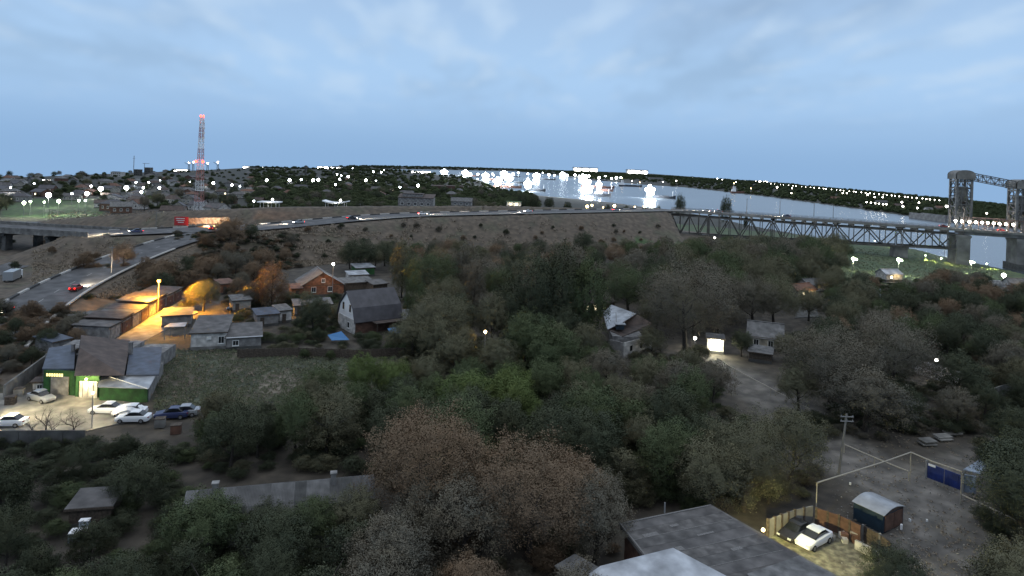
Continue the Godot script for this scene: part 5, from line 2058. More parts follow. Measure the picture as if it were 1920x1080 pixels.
	# bare trees in the light
	for e in [[85, 812, 0.95], [98, 815, 0.7], [138, 812, 0.95], [60, 812, 0.6]]:
		var bt2 := thing("bare_tree", "leafless twiggy tree standing before the lit yard", "tree", P(e[0], e[1] + 4), rng.randf() * TAU, "bare trees before the yard")
		var br := part(bt2, "branches", bare_mesh, mats["bark"])
		br.scale = Vector3.ONE * e[2] * 0.62

func build_left_houses() -> void:
	# bungalow
	var h := house("bungalow", "cream bungalow with shallow grey roof and wall air conditioner", "house", P(357, 657), P(423, 654), 11.5, 3.1, 3.7, "flat", mats["plaster_white"], mats["roof_grey"])
	window(h, Vector3(5.2, 1.75, 0.03), 0.9, 1.2, 0)
	piece(h, "air_conditioner", Vector3(3.1, 2.2, 0.2), Vector3(0.8, 0.55, 0.35), mats["frame_white"])
	piece(h, "plinth", Vector3(3.2, 0.25, 0.04), Vector3(6.5, 0.7, 0.1), mats["concrete"])
	var wing := house("bungalow_wing", "low blue-grey wing with white eaves beside the bungalow", "house", P(424, 656), P(489, 652), 8.0, 2.2, 2.9, "flat", mats["plaster_grey"], mats["roof_grey"])
	piece(wing, "eaves_board", Vector3(3.1, 2.3, 0.36), Vector3(6.4, 0.16, 0.06), mats["ship_white"])
	window(wing, Vector3(1.6, 1.2, 0.03), 0.9, 0.8, 0)
	mark(P(400, 640), "the cream bungalow")
	# block and carport left of it
	house("grey_outbuilding", "low grey outbuilding with flat roof by the garage lane", "shed", P(303, 614), P(358, 611), 6.5, 2.3, 2.5, "flat", mats["plaster_grey"], mats["roof_grey"])
	var cp := thing("carport", "open carport with pale tin roof beside the bungalow", "carport", P(309, 642))
	roof_over(cp, "roof", [[307, 613, 2.3], [319, 606, 2.5], [351, 604, 2.5], [347, 612, 2.3]], 0.1, mats["roof_tin"])
	for e in [[308, 637], [346, 636], [320, 630], [350, 628]]:
		var p := P(e[0], e[1]) - cp.position
		rod(cp, "post", p, p + Vector3(0, 2.3, 0), 0.06, mats["pole_grey"])
	# white gabled house with the mansard roof
	var a := P(667, 627)
	var b := P(752, 631)
	a = P(666, 602, 2.8) * Vector3(1, 0, 1)
	b = P(752, 592, 2.8) * Vector3(1, 0, 1)
	var w := a.distance_to(b)
	var t := thing("mansard_house", "white gabled house with steep dark two-pitch roof", "house", a, bearing(a, b))
	var d := 9.0
	piece(t, "wall", Vector3(w / 2.0, 1.2, -d / 2.0), Vector3(w - 0.3, 3.2, d - 0.6), mats["brick_brown"])
	var prof := [Vector2(0.3, 2.5), Vector2(-0.9, 5.3), Vector2(-d / 2.0, 8.3), Vector2(-d + 0.9, 5.3), Vector2(-d - 0.3, 2.5)]
	for k in 4:
		var s := Shape.new()
		var p0: Vector2 = prof[k]
		var p1: Vector2 = prof[k + 1]
		s.slab([Vector3(-0.35, p0.y, p0.x), Vector3(-0.35, p1.y, p1.x), Vector3(w + 0.35, p1.y, p1.x), Vector3(w + 0.35, p0.y, p0.x)], 0.14)
		part(t, "lower_roof_slope" if k in [0, 3] else "upper_roof_slope", s.mesh(), mats["roof_dark"])
	for x in [0.0, w]:
		var s := Shape.new()
		var ring := [Vector3(x, 2.4, 0.1), Vector3(x, 5.1, -1.0), Vector3(x, 8.1, -d / 2.0), Vector3(x, 5.1, -d + 1.0), Vector3(x, 2.4, -d - 0.1)]
		var e := Vector3(0.16 if x == 0.0 else -0.16, 0, 0)
		for k in range(1, 4):
			s.tri(ring[0], ring[k], ring[k + 1])
			s.tri(ring[0] + e, ring[k + 1] + e, ring[k] + e)
		part(t, "gable_wall", s.mesh(), mats["ship_white"])
	piece(t, "end_wall", Vector3(0.0, 1.2, -d / 2.0), Vector3(0.2, 3.3, d - 0.2), mats["plaster_white"])
	window(t, Vector3(-0.03, 4.9, -2.6), 0.9, 1.5, 1)
	window(t, Vector3(-0.03, 4.9, -6.2), 0.9, 1.5, 1)
	window(t, Vector3(-0.12, 1.4, -3.0), 0.9, 1.1, 1)
	piece(t, "porch_roof", Vector3(w * 0.65, 2.3, 1.2), Vector3(w * 0.6, 0.12, 2.4), mats["roof_brown"])
	piece(t, "porch_post", Vector3(w * 0.38, 1.1, 2.2), Vector3(0.14, 2.3, 0.14), mats["wood_old"])
	piece(t, "porch_post", Vector3(w * 0.93, 1.1, 2.2), Vector3(0.14, 2.3, 0.14), mats["wood_old"])
	mark(P(700, 610), "the white gabled house")
	# lean-to roofs right of it
	house("lean_to", "pale tin lean-to against the white gabled house", "shed", P(752, 618), P(790, 612), 5, 2.0, 2.8, "flat", mats["wood_old"], mats["slate"])
	# brick house behind
	h = house("brick_house", "orange brick gabled house with grey slate roof", "house", P(564, 557), P(644, 553), 10, 3.0, 6.3, "across", mats["brick_orange"], mats["slate"])
	window(h, Vector3(3.2, 1.8, 0.03), 1.0, 1.2, 0)
	window(h, Vector3(7.4, 1.8, 0.03), 1.0, 1.2, 0)
	window(h, Vector3(5.6, 4.1, 0.0), 0.7, 0.8, 0)
	var porch := house("brick_porch", "small orange brick porch with red tin roof by the brick house", "porch", P(546, 560), P(566, 559), 4, 2.5, 3.0, "flat", mats["brick_orange"], mats["roof_rust"])
	piece(porch, "door", Vector3(1.5, 1.05, 0.05), Vector3(0.9, 2.0, 0.1), mats["wood_old"])
	mark(P(600, 540), "the orange brick house")
	# clutter of sheds round the yard
	var sheds := [[482, 522, 613, 609, 2.4, 4.0, "plaster_grey", "roof_blue_dark", "small grey shed with bluish roof left of the leafy garden tree"], [524, 546, 606, 603, 2.6, 3.5, "plaster_white", "slate", "narrow white washed privy shed with slate roof"], [552, 622, 592, 588, 2.2, 4.5, "plaster_grey", "slate", "low grey shed with long pale slate roof below brick house"], [642, 700, 547, 543, 2.2, 5.0, "wood_old", "slate", "plank shed with pale slate roof behind the white gabled house"], [655, 690, 532, 530, 2.4, 4.0, "plaster_white", "roof_tin", "small white shed with tin roof by the yard lamp"], [668, 702, 519, 517, 2.6, 5.0, "wall_green", "roof_tin", "green walled shed with tin roof below dark trees"], [700, 726, 548, 545, 2.0, 4.0, "wood_old", "roof_grey", "plank shed with grey roof beside stacked sheets"], [436, 470, 585, 582, 2.5, 4.0, "plaster_cream", "slate", "cream hut with slate roof by the orange lit tree"], [414, 440, 552, 549, 2.6, 4.0, "brick_orange", "roof_rust", "little orange lit hut behind the garage lamp tree"]]
	for q in sheds:
		var s := house("garden_shed", q[8], "shed", P(q[0], q[2]), P(q[1], q[3]), q[5], q[4], q[4] + 0.6, "flat", mats[q[6]], mats[q[7]], "sheds round the cottages")
		piece(s, "door", Vector3(1.0, 0.95, 0.05), Vector3(0.85, 1.9, 0.1), mats["wood_old"])
	# yard lamp
	var yl := D(625, 495, 176)
	street_lamp("white yard lamp beside the orange brick house", yl, 0.0, 0.32, mats["lamp_white"], 26.0, Color(1, 0.97, 0.9))
	# blue tarpaulins
	var tarps := [[[614, 628, 1.2], [640, 621, 2.0], [655, 637, 1.0], [622, 638, 0.8]], [[726, 616, 1.4], [744, 612, 1.5], [757, 624, 1.2], [734, 626, 1.1]], [[740, 629, 0.9], [764, 624, 1.0], [772, 634, 0.8], [748, 638, 0.8]]]
	for k in 3:
		var c := P(tarps[k][0][0], tarps[k][0][1])
		var tp := thing("tarpaulin", ["wide blue tarpaulin over a stack by the garden tree", "bright blue tarpaulin over the porch corner", "blue tarpaulin over low firewood stack"][k], "tarpaulin", c)
		roof_over(tp, "sheet", tarps[k], 0.06, mats["blue_tarp"])
		var m := P((tarps[k][0][0] + tarps[k][2][0]) / 2.0, (tarps[k][0][1] + tarps[k][2][1]) / 2.0 + 5) - c
		piece(tp, "stack", Vector3(m.x, 0.35, m.z - 1.0), Vector3(2.2, 0.8, 1.4), mats["wood_old"])
	# plank fence along the meadow
	fence("plank_fence", "weathered plank fence between cottages and meadow", "fence", [[446, 655], [560, 652], [668, 656], [760, 652]], 1.5, 0.08, 1.6, mats["wood_old"], mats["wood_old"])
	# car in the lane
	car("dark car parked in the lane behind the orange lit tree", P(443, 582), 0.4, mats["paint_black"])
	# slate roofed long shed in the thicket
	var la := P(349, 921, 4.6)
	var lb := P(702, 890, 4.6)
	var ls := thing("slate_shed", "long shed with corrugated slate roof and two chimneys", "shed", la * Vector3(1, 0, 1), bearing(la, lb))
	var len := Vector2(lb.x - la.x, lb.z - la.z).length()
	piece(ls, "wall", Vector3(len / 2.0, 1.3, 0.0), Vector3(len - 0.6, 3.2, 7.4), mats["plaster_grey"])
	var sheet := Shape.new()
	var waves := 8
	var sw := len / 16.0
	for k in waves * 2:
		var x0 := sw * k / (waves * 2.0)
		var x1 := sw * (k + 1) / (waves * 2.0)
		var y0 := 0.035 if k % 2 else -0.035
		var y1 := -y0
		sheet.quad(Vector3(x0, y0, 0), Vector3(x0, y0, 2.3), Vector3(x1, y1, 2.3), Vector3(x1, y1, 0))
	var sm := sheet.mesh()
	var tones := [mats["slate"], mat("slate_pale", Color(0.26, 0.255, 0.25), 0.8, "stain", 0.25), mat("slate_dark", Color(0.15, 0.15, 0.145), 0.8, "stain", 0.25)]
	for side in [1, -1]:
		for row in 2:
			for k in 16:
				var o := part(ls, "roof_sheet", sm, tones[rng.randi() % 3])
				var tilt := Basis(Vector3.RIGHT, atan2(1.8, 3.9))
				var bs := tilt if side == 1 else Basis(Vector3.UP, PI) * tilt
				var off := 0.0 if row == 0 else 2.12
				var cosv := 3.9 / sqrt(3.9 * 3.9 + 1.8 * 1.8)
				var sinv := 1.8 / sqrt(3.9 * 3.9 + 1.8 * 1.8)
				o.transform = Transform3D(bs, Vector3(k * sw if side == 1 else (k + 1) * sw, 4.6 - off * sinv - row * 0.03 + rng.randf_range(-0.01, 0.01), side * off * cosv))
	for x in [0.15, 0.77]:
		chimney(ls, Vector3(len * x, 4.6, 0.5), Vector3(0.5, 1.5, 0.5), mats["plaster_grey"])
	mark(P(520, 930), "the slate roofed shed")
	# small shed and tank in the dark corner
	var sx := house("tar_shed", "small dark shed with patched grey roof in the dark thicket", "shed", P(128, 992), P(206, 986), 3.2, 1.9, 2.1, "flat", mats["wood_old"], mats["roof_grey"])
	piece(sx, "door", Vector3(2.4, 0.9, 0.05), Vector3(0.8, 1.7, 0.1), mats["wood_old"])
	mark(P(170, 985), "the small dark shed")
	for q in [[146, 1012, 1.3, 0.8, 1.0, "pale blue box lying by the small dark shed"], [158, 1003, 0.8, 1.4, 0.5, "upright pale panel box beside the dark shed"]]:
		var c := thing("junk_box", q[5], "box", P(q[0], q[1]), 0.2)
		piece(c, "case", Vector3(0, q[3] / 2.0, 0), Vector3(q[2], q[3], q[4]), mat("junk_blue", Color(0.4, 0.47, 0.55), 0.6, "stain", 0.4))
		piece(c, "cover", Vector3(0, q[3] + 0.03, 0), Vector3(q[2] + 0.08, 0.06, q[4] + 0.08), mats["ship_white"])

func build_right_side() -> void:
	# house with the bright tin slope
	var t := thing("tin_roof_house", "house with one bright tin roof slope and one brown slope", "house", P(1150, 668))
	var o := t.position
	roof_over(t, "tin_slope", [[1139, 618, 3.0], [1131, 587, 3.2], [1146, 571, 4.4], [1193, 588, 5.0], [1170, 603, 4.8]], 0.12, mats["roof_tin"])
	roof_over(t, "brown_slope", [[1140, 618, 3.0], [1170, 603.5, 4.8], [1194, 588.5, 5.0], [1222, 606, 3.4], [1168, 631, 2.9]], 0.12, mats["roof_brown"])
	var a := P(1143, 664) - o
	var b := P(1168, 671) - o
	var c := P(1222, 655) - o
	bar(t, "end_wall", Vector3(a.x, 1.4, a.z), Vector3(b.x, 1.4, b.z), 0.2, 3.0, mats["plaster_grey"])
	bar(t, "side_wall", Vector3(b.x + 0.15, 1.4, b.z), Vector3(c.x, 1.4, c.z), 0.2, 3.0, mats["plaster_white"])
	var m := (a + c) * 0.5
	piece(t, "core_wall", Vector3(m.x - 0.6, 1.4, m.z - 3.0), Vector3(6.2, 2.9, 5.0), mats["plaster_grey"])
	var dm := P(1162, 612, 4.0) - o
	var dormer := piece(t, "dormer", dm, Vector3(1.6, 1.0, 1.4), mats["dark_teal"])
	piece(dormer, "dormer_roof", Vector3(0, 0.56, 0), Vector3(2.2, 0.12, 1.9), mats["roof_tin"])
	rod(t, "stove_pipe", P(1156, 606, 4.2) - o, P(1155, 586, 5.4) - o, 0.09, mats["pole_grey"])
	for k in 2:
		var p := b.lerp(c, 0.25 + 0.35 * k)
		var wn := piece(t, "window", Vector3(p.x, 1.5, p.z + 0.12), Vector3(1.0, 1.2, 0.16), mats["frame_white"], bearing(b, c))
		piece(wn, "pane", Vector3(0, 0, 0.05), Vector3(0.84, 1.04, 0.1), mats["dark_pane"])
	mark(P(1170, 650), "the tin roofed house")
	# veranda house behind
	var h := house("veranda_house", "brown house with two lit windows under a dark eave", "house", P(1096, 592), P(1152, 588), 8, 3.0, 5.0, "gable", mats["brick_brown"], mats["roof_brown"])
	window(h, Vector3(0.9, 1.7, 0.03), 0.7, 1.1, 0, true)
	window(h, Vector3(2.9, 1.8, 0.03), 0.7, 1.3, 0, true)
	window(h, Vector3(5.2, 1.7, 0.03), 0.9, 1.2, 0)
	# lit white shop front under the big tree
	var lf := house("lit_stall", "small stall with dazzling white lit front beside the dirt lane", "stall", P(1326, 661), P(1356, 664), 3.0, 2.9, 3.1, "flat", mats["plaster_white"], mats["roof_grey"])
	piece(lf, "lit_sign_panel", Vector3(1.5, 1.75, 0.08), Vector3(1.9, 2.2, 0.1), glow("sign_white", Color(1, 1, 0.92), 6.0))
	omni(lf, Vector3(1.5, 2.0, 1.2), Color(1, 0.98, 0.86), 16.0, 0.6)
	var l2 := street_lamp("bright white wall lamp under the big grey tree", D(1303, 634, 137), 0.0, 0.3, mats["lamp_white"], 10.0, Color(1, 0.98, 0.9))
	var gp := thing("gate_post", "pair of white gate posts at the head of the dirt lane", "gate post", P(1282, 675))
	piece(gp, "post", Vector3(0, 0.8, 0), Vector3(0.3, 1.9, 0.3), mats["ship_white"])
	piece(gp, "panel", Vector3(1.4, 0.8, 0), Vector3(0.8, 1.8, 0.12), mats["ship_white"])
	mark(P(1335, 650), "the lit white stall")
	# grey roofed cottage
	h = house("slate_cottage", "cream cottage with broad grey slate roof by the lane", "house", P(1402, 652), P(1466, 660), 8, 2.6, 4.9, "gable", mats["plaster_cream"], mats["slate"])
	window(h, Vector3(1.6, 1.4, 0.03), 0.9, 1.1, 0)
	window(h, Vector3(4.4, 1.4, 0.03), 0.9, 1.1, 0)
	mark(P(1430, 640), "the slate roofed cottage")
	var sh := house("lane_shed", "low plank shed with pale roof beside the slate cottage", "shed", P(1404, 676), P(1446, 682), 4, 1.7, 2.1, "flat", mats["wood_old"], mats["slate"])
	# low cottages among the trees to the river
	var small := [[1496, 1530, 560, 557, "plaster_cream", "roof_rust", "cream hut lit warm among the brown trees"], [1518, 1548, 549, 547, "plaster_white", "slate", "white hut with slate roof among riverside trees"], [1612, 1648, 566, 570, "plaster_grey", "roof_tin", "grey hut with pale tin roof in the thicket"], [1662, 1692, 527, 527, "plaster_white", "roof_tin", "white kiosk with lit front by the river lawn"], [1790, 1830, 560, 558, "plaster_white", "roof_grey", "white low house half hidden by trees near promenade"], [1880, 1925, 560, 562, "brick_orange", "slate", "orange wall house with slate roof below the promenade"], [1896, 1930, 545, 547, "plaster_white", "slate", "white house by the promenade lamp"], [1788, 1835, 655, 645, "brick_brown", "roof_brown", "brown brick hut deep in the thicket"], [1215, 1262, 520, 518, "plaster_grey", "slate", "grey cottage roof showing between the riverside trees"], [1185, 1215, 560, 558, "wood_old", "slate", "plank hut with pale roof between dark trees"]]
	for q in small:
		var g := house("hut", q[6], "house", P(q[0], q[2]), P(q[1], q[3]), 5.5, 2.5, 3.9, "gable", mats[q[4]], mats[q[5]], "huts among the riverside trees")
		var w := P(q[0], q[2]).distance_to(P(q[1], q[3]))
		window(g, Vector3(w * 0.3, 1.4, 0.03), 0.8, 0.9, 0, q[0] in [1496, 1662])
		if q[0] in [1496, 1662, 1896]:
			omni(g, Vector3(w * 0.6, 2.6, 1.6), Color(1, 0.86, 0.6), 5.0, 0.2)
	# lit wall with its lamp deep in the trees
	var lw := fence("garden_wall", "pale rendered wall with a lamp above it between trees", "wall", [[1716, 672], [1756, 684], [1800, 697]], 2.6, 0.3, 3.0, mats["plaster_white"])
	street_lamp("single white globe lamp above the pale garden wall", D(1756, 675, 118), 0.0, 0.28, mats["lamp_white"], 5.0, Color(1, 0.96, 0.9))
	mark(P(1756, 700), "the pale garden wall")
	fence("broken_fence", "broken pale concrete fence panels at the dark thicket edge", "fence", [[1848, 733], [1880, 722], [1905, 718]], 1.6, 0.15, 1.4, mats["concrete"])
	# river lawn lamps
	for q in [[1600, 485, 509, 1.0], [1685, 487, 515, 1.1], [1821, 491, 512, 1.0]]:
		var g := G(q[0], q[2])
		var lm := street_lamp("tall white twin lamp on the riverside lawn", D(q[0], q[1], -g.z), g.y, 0.62 * q[3], mats["lamp_green"], 0.0, Color.WHITE, "lamps on the river lawn")
		var hy := D(q[0], q[1], -g.z).y - g.y
		ball(lm, "lamp_head", Vector3(1.1, hy - 0.2, 0.2), 0.42, mats["lamp_green"])
		bar(lm, "arm", Vector3(0, hy - 0.5, 0), Vector3(1.1, hy - 0.5, 0.2), 0.1, 0.1, mats["pole_grey"])
		omni(lm, Vector3(0, hy - 0.9, 0.2), Color(0.96, 1, 0.8), 60.0, 0.4)
	for q in [[1478, 466, 478], [1771, 464, 480], [1340, 446, 462], [1418, 452, 466]]:
		var g := G(q[0], q[2])
		street_lamp("small white lamp beneath the truss bridge", D(q[0], q[1], -g.z), g.y, 0.5, mats["lamp_white"], 30.0, Color(1, 1, 0.9), "lamps beneath the bridge")
	# added low lights that stand in for the bridge lamps on the grass
	for q in [[1640, 455], [1668, 461], [1735, 484], [1765, 490], [1850, 500]]:
		var g := G(q[0], q[1] + 3)
		var bl := thing("added_bank_light", "added low light brightening the grass bank by the bridge piers", "lamp", g, 0.0, "added bank lights")
		rod(bl, "post", Vector3(0, -0.3, 0), Vector3(0, 2.4, 0), 0.08, mats["pole_grey"])
		piece(bl, "lamp_head", Vector3(0, 2.5, 0), Vector3(0.5, 0.2, 0.4), mats["lamp_green"])
		spot(bl, Vector3(0, 2.35, 0.1), Vector3(0.15, -1, 0.1), Color(1, 1, 0.62), 320.0, 78.0, 0.2)
	# promenade ledge with the star-bright lamp
	var pr := fence("promenade_wall", "pale promenade wall at the edge of the river lawn", "wall", [[1765, 523], [1850, 525], [1990, 531]], 1.6, 0.6, 6.0, mats["plaster_white"])
	var sl := G(1882, 535)
	street_lamp("dazzling white lamp at the promenade wall", D(1882, 516, -sl.z), sl.y, 0.75, mats["lamp_white"], 90.0, Color(1, 1, 0.95))
	# warm bulb in the trees
	street_lamp("warm bulb on a pole among the central trees", D(910, 622, 120), 0.0, 0.26, mats["lamp_warm"], 8.0, Color(1, 0.75, 0.42))
	mark(P(910, 660), "the warm bulb lamp")

	# gas pipe runs
	var pipe: Material = mats["pipe_yellow"]
	var runs := [
		[[[1345, 672, 1.1], [1370, 688, 1.1], [1445, 728, 1.1], [1518, 767, 1.1]], "gas_pipe", "pale gas pipe on short posts along the upper dirt lane"],
		[[[1583, 833, 1.0], [1640, 858, 1.0], [1704, 884, 1.0]], "gas_pipe", "pale gas pipe on short posts beside the utility pole"],
		[[[1532, 905, 3.6], [1600, 884, 3.6], [1660, 865, 3.6], [1708, 848, 3.6], [1750, 866, 3.6], [1803, 884, 3.6]], "pipe_arch", "pale gas pipe raised on tall posts over the dirt lane"],
		[[[1802, 927, 1.0], [1862, 955, 1.0], [1930, 987, 1.0]], "gas_pipe", "pale gas pipe running from the blue gate to the thicket"]]
	for r in runs:
		var p0 := P(r[0][0][0], r[0][0][1], r[0][0][2])
		var pt := thing(r[1], r[2], "pipe", p0 * Vector3(1, 0, 1))
		var pts := []
		var rad := []
		for q in r[0]:
			pts.append(P(q[0], q[1], q[2]) - pt.position)
			rad.append(0.075)
		var s := Shape.new()
		s.tube(pts, rad, 8)
		part(pt, "pipe", s.mesh(), pipe)
		for i in pts.size():
			var p: Vector3 = pts[i]
			if r[1] == "pipe_arch" and i in [1, 2, 4]:
				continue
			rod(pt, "post", Vector3(p.x, -0.3, p.z), p, 0.06, pipe)
	# utility pole
	utility_pole("leaning concrete utility pole at the bend of the dirt lane", P(1572, 889), 7.4, "", 0.75, 2)
	# blue gate
	var g0 := P(1738, 896)
	var g1 := P(1803, 921)
	var gate := thing("blue_gate", "dark blue sheet steel double gate with white plate", "gate", g0, bearing(g0, g1))
	var gl := g0.distance_to(g1)
	for k in 2:
		var leaf := piece(gate, "gate_leaf", Vector3(gl * (0.25 + 0.5 * k), 0.95, 0), Vector3(gl * 0.48, 1.75, 0.08), mats["blue_steel"])
		for x in [-0.3, 0.0, 0.3]:
			piece(leaf, "rib", Vector3(x * gl * 0.5, 0, 0.05), Vector3(0.06, 1.7, 0.04), mats["blue_steel"])
	for x in [-0.1, gl + 0.1]:
		piece(gate, "post", Vector3(x, 1.0, 0), Vector3(0.18, 2.2, 0.18), mats["pole_grey"])
	piece(gate, "name_plate", Vector3(0.55, 1.72, 0.08), Vector3(0.8, 0.26, 0.04), mats["ship_white"])
	mark(P(1770, 910), "the blue gate")
	fence("gate_wall", "pale blue painted wall beside the blue gate", "wall", [[1806, 889], [1830, 893]], 1.9, 0.2, 1.6, mat("pale_blue_wall", Color(0.27, 0.33, 0.42), 0.8, "stain", 0.3))
	var awn := thing("awning", "faded blue tin awning behind the blue gate", "awning", P(1815, 905))
	roof_over(awn, "roof", [[1806, 880, 2.2], [1836, 862, 2.4], [1856, 868, 2.4], [1838, 888, 2.1]], 0.08, mat("awning_blue", Color(0.3, 0.36, 0.45), 0.6, "stain", 0.3))
	for e in [[1808, 912], [1838, 919], [1854, 900]]:
		var p := P(e[0], e[1]) - awn.position
		rod(awn, "post", p, p + Vector3(0, 2.0, 0), 0.05, mats["pole_grey"])
	# heap of slabs
	for k in 7:
		var p := P(1742 + (k % 3) * 24 + rng.randf_range(-4, 4), 832 - (k % 3) * 9 + rng.randf_range(-3, 3))
		var sl2 := thing("concrete_slab", "tilted broken concrete slab on the heap above the blue gate", "slab", p + Vector3(0, 0.15 + 0.16 * (k / 3), 0), 0.4 + rng.randf_range(-0.25, 0.25), "heap of slabs")
		var s := Shape.new()
		var w := rng.randf_range(1.0, 1.5)
		s.slab([Vector3(-w, 0.1, 0.6), Vector3(-w * 0.9, 0.22, -0.7), Vector3(w, 0.16, -0.6), Vector3(w * 0.85, 0.05, 0.7)], 0.14)
		part(sl2, "slab", s.mesh(), mats["concrete"])
	# arched tin garage
	var k0 := P(1655, 999)
	var k1 := P(1693, 981)
	var kb := P(1628, 969)
	var ag := thing("arched_garage", "small dark blue garage with arched pale tin roof", "garage", k0, bearing(k0, k1))
	var aw := k0.distance_to(k1)
	var ad := k0.distance_to(kb)
	piece(ag, "wall", Vector3(aw / 2.0, 0.85, -ad / 2.0), Vector3(aw, 1.9, ad), mats["dark_teal"])
	var rs := Shape.new()
	var n := 8
	for i in n:
		var u0 := float(i) / n
		var u1 := float(i + 1) / n
		var f := func(u: float) -> Vector3: return Vector3(lerpf(-0.1, aw + 0.1, u), 1.8 + 0.42 * sin(PI * u), 0)
		var p: Vector3 = f.call(u0)
		var q: Vector3 = f.call(u1)
		rs.slab([p + Vector3(0, 0, 0.15), p + Vector3(0, 0, -ad - 0.15), q + Vector3(0, 0, -ad - 0.15), q + Vector3(0, 0, 0.15)], 0.05)
	part(ag, "roof", rs.mesh(), mats["roof_tin"])
	var ends := Shape.new()
	for z in [0.02, -ad - 0.02]:
		for i in n:
			var u0 := float(i) / n
			var u1 := float(i + 1) / n
			ends.quad(Vector3(aw * u0, 1.75, z), Vector3(aw * u0, 1.77 + 0.4 * sin(PI * u0), z), Vector3(aw * u1, 1.77 + 0.4 * sin(PI * u1), z), Vector3(aw * u1, 1.75, z))
	part(ag, "gable", ends.mesh(), mats["roof_brown"])
	for s in [-1, 1]:
		piece(ag, "door", Vector3(aw / 2.0 + s * aw * 0.22, 0.85, 0.05), Vector3(aw * 0.42, 1.6, 0.08), mats["brick_brown"])
	mark(P(1655, 980), "the arched garage")
	# litter
	for q in [[1706, 978, 0.35], [1690, 992, 0.6], [1738, 978, 0.3], [1594, 909, 0.35]]:
		var lt := thing("litter", "white scrap lying on bare ground near the arched garage", "litter", P(q[0], q[1]) + Vector3(0, 0.02, 0), rng.randf() * 3.0, "scraps on the bare ground")
		piece(lt, "scrap", Vector3(0, q[2] * 0.35, 0), Vector3(q[2] * 0.6, q[2] * 0.8, q[2] * 0.3), mats["ship_white"])

	# car yard behind the big flat roof
	var ys := Shape.new()
	var q2 := []
	for e in [[1438, 1010], [1462, 985], [1560, 985], [1660, 1040], [1720, 1100], [1560, 1130]]:
		q2.append(P(e[0], e[1], 0.05))
	ys.slab(q2, 0.2)
	structure("car_yard", ys.mesh(), mat("yard_sand", Color(0.26, 0.24, 0.17), 0.95, "coarse", 0.16))
	var along_car := bearing(P(1500, 1024), P(1545, 1000))
	car("white saloon car parked beside a dark car in the lit yard", P(1526, 1019, 0.06), along_car, mats["paint_white"])
	car("dark estate car parked beside the white saloon", P(1492, 1006, 0.06), along_car, mats["paint_black"])
	var mural := fence("panel_fence", "reddish brown sheet fence around the lit car yard", "fence", [[1531, 952], [1574, 966], [1614, 985]], 1.9, 0.1, 1.0, mats["brick_brown"], mats["wood_old"])
	fence("pale_fence", "pale patched fence panels behind the dark estate car", "fence", [[1440, 974], [1490, 956], [1524, 948]], 1.8, 0.12, 1.1, mats["concrete"], mats["wood_old"])
	fence("low_wall", "low white wall glaring under the yard lamp", "wall", [[1604, 1012], [1632, 1026], [1648, 1038]], 0.9, 0.25, 0.9, mats["plaster_white"])
	fence("mesh_posts_fence", "row of leaning posts between yard and dirt lane", "fence", [[1618, 985], [1650, 1002], [1672, 1018]], 1.5, 0.06, 1.8, mats["wood_old"], mats["concrete"])
	# heap of pale rags by the fence
	var rag := thing("rag_heap", "heap of pale cloth and cartons below the brown fence", "heap", P(1580, 1014))
	for k in 6:
		piece(rag, "bundle", Vector3(rng.randf_range(-1.2, 1.2), 0.3 + 0.25 * rng.randf(), rng.randf_range(-0.5, 0.5)), Vector3(rng.randf_range(0.5, 0.9), rng.randf_range(0.4, 0.9), rng.randf_range(0.4, 0.7)), mats[["plaster_white", "plaster_cream", "roof_rust"][k % 3]], rng.randf() * 3.0)
	# big flat roofed building: felt strips over the slab
	var fr := thing("flat_roof_building", "large flat grey felt roof over a low building", "building", P(1330, 1010, 0.0))
	roof_over(fr, "roof_slab", [[1160, 982, 3.8], [1333, 946, 3.8], [1520, 1052, 3.8], [1560, 1090, 3.8], [1290, 1150, 3.8]], 0.3, mats["roof_grey"])
	var c0 := P(1163, 983, 3.8)
	var c1 := P(1333, 948, 3.8)
	var c2 := P(1550, 1082, 3.8)
	var c3 := P(1292, 1146, 3.8)
	var tone := [mats["roof_grey"], mat("felt_a", Color(0.16, 0.15, 0.143), 0.9, "stain", 0.2), mat("felt_b", Color(0.142, 0.135, 0.13), 0.9, "stain", 0.17)]
	for k in 9:
		var f0 := k / 9.0
		var f1 := (k + 0.97) / 9.0
		var s := Shape.new()
		var p := [c0.lerp(c3, f0), c1.lerp(c2, f0), c1.lerp(c2, f1), c0.lerp(c3, f1)]
		for i in 4:
			p[i] = p[i] - fr.position + Vector3(0, 0.014 + 0.004 * (k % 2), 0)
		s.slab(p, 0.012)
		part(fr, "felt_strip", s.mesh(), tone[k % 3])
	for e in [[c0, c1], [c0, c3]]:
		var p: Vector3 = e[0] - fr.position
		var q: Vector3 = e[1] - fr.position
		bar(fr, "roof_edge", p + Vector3(0, 0.02, 0), q + Vector3(0, 0.02, 0), 0.16, 0.14, mats["felt_seam"])
	# walls under it
	var i0 := c0.lerp(c2, 0.04)
	for e in [[c0, c1], [c0, c3], [c1, c2]]:
		var p: Vector3 = (e[0] as Vector3).lerp(c0.lerp(c2, 0.5), 0.07) - fr.position
		var q: Vector3 = (e[1] as Vector3).lerp(c0.lerp(c2, 0.5), 0.07) - fr.position
		bar(fr, "wall", Vector3(p.x, 1.7, p.z), Vector3(q.x, 1.7, q.z), 0.3, 3.5, mats["brick_brown"])
	for q in [[0.18, 0.2, 1.5, 0.5], [0.45, 0.15, 0.9, 0.35], [0.62, 0.32, 1.8, 0.25], [0.3, 0.42, 0.7, 0.6], [0.7, 0.55, 1.1, 0.4]]:
		var pp := c0.lerp(c1, q[0]).lerp(c3.lerp(c2, q[0]), q[1]) - fr.position
		piece(fr, "felt_patch", pp + Vector3(0, 0.03, 0), Vector3(q[2], 0.02, q[3]), mats["felt_seam"], bearing(c0, c1))
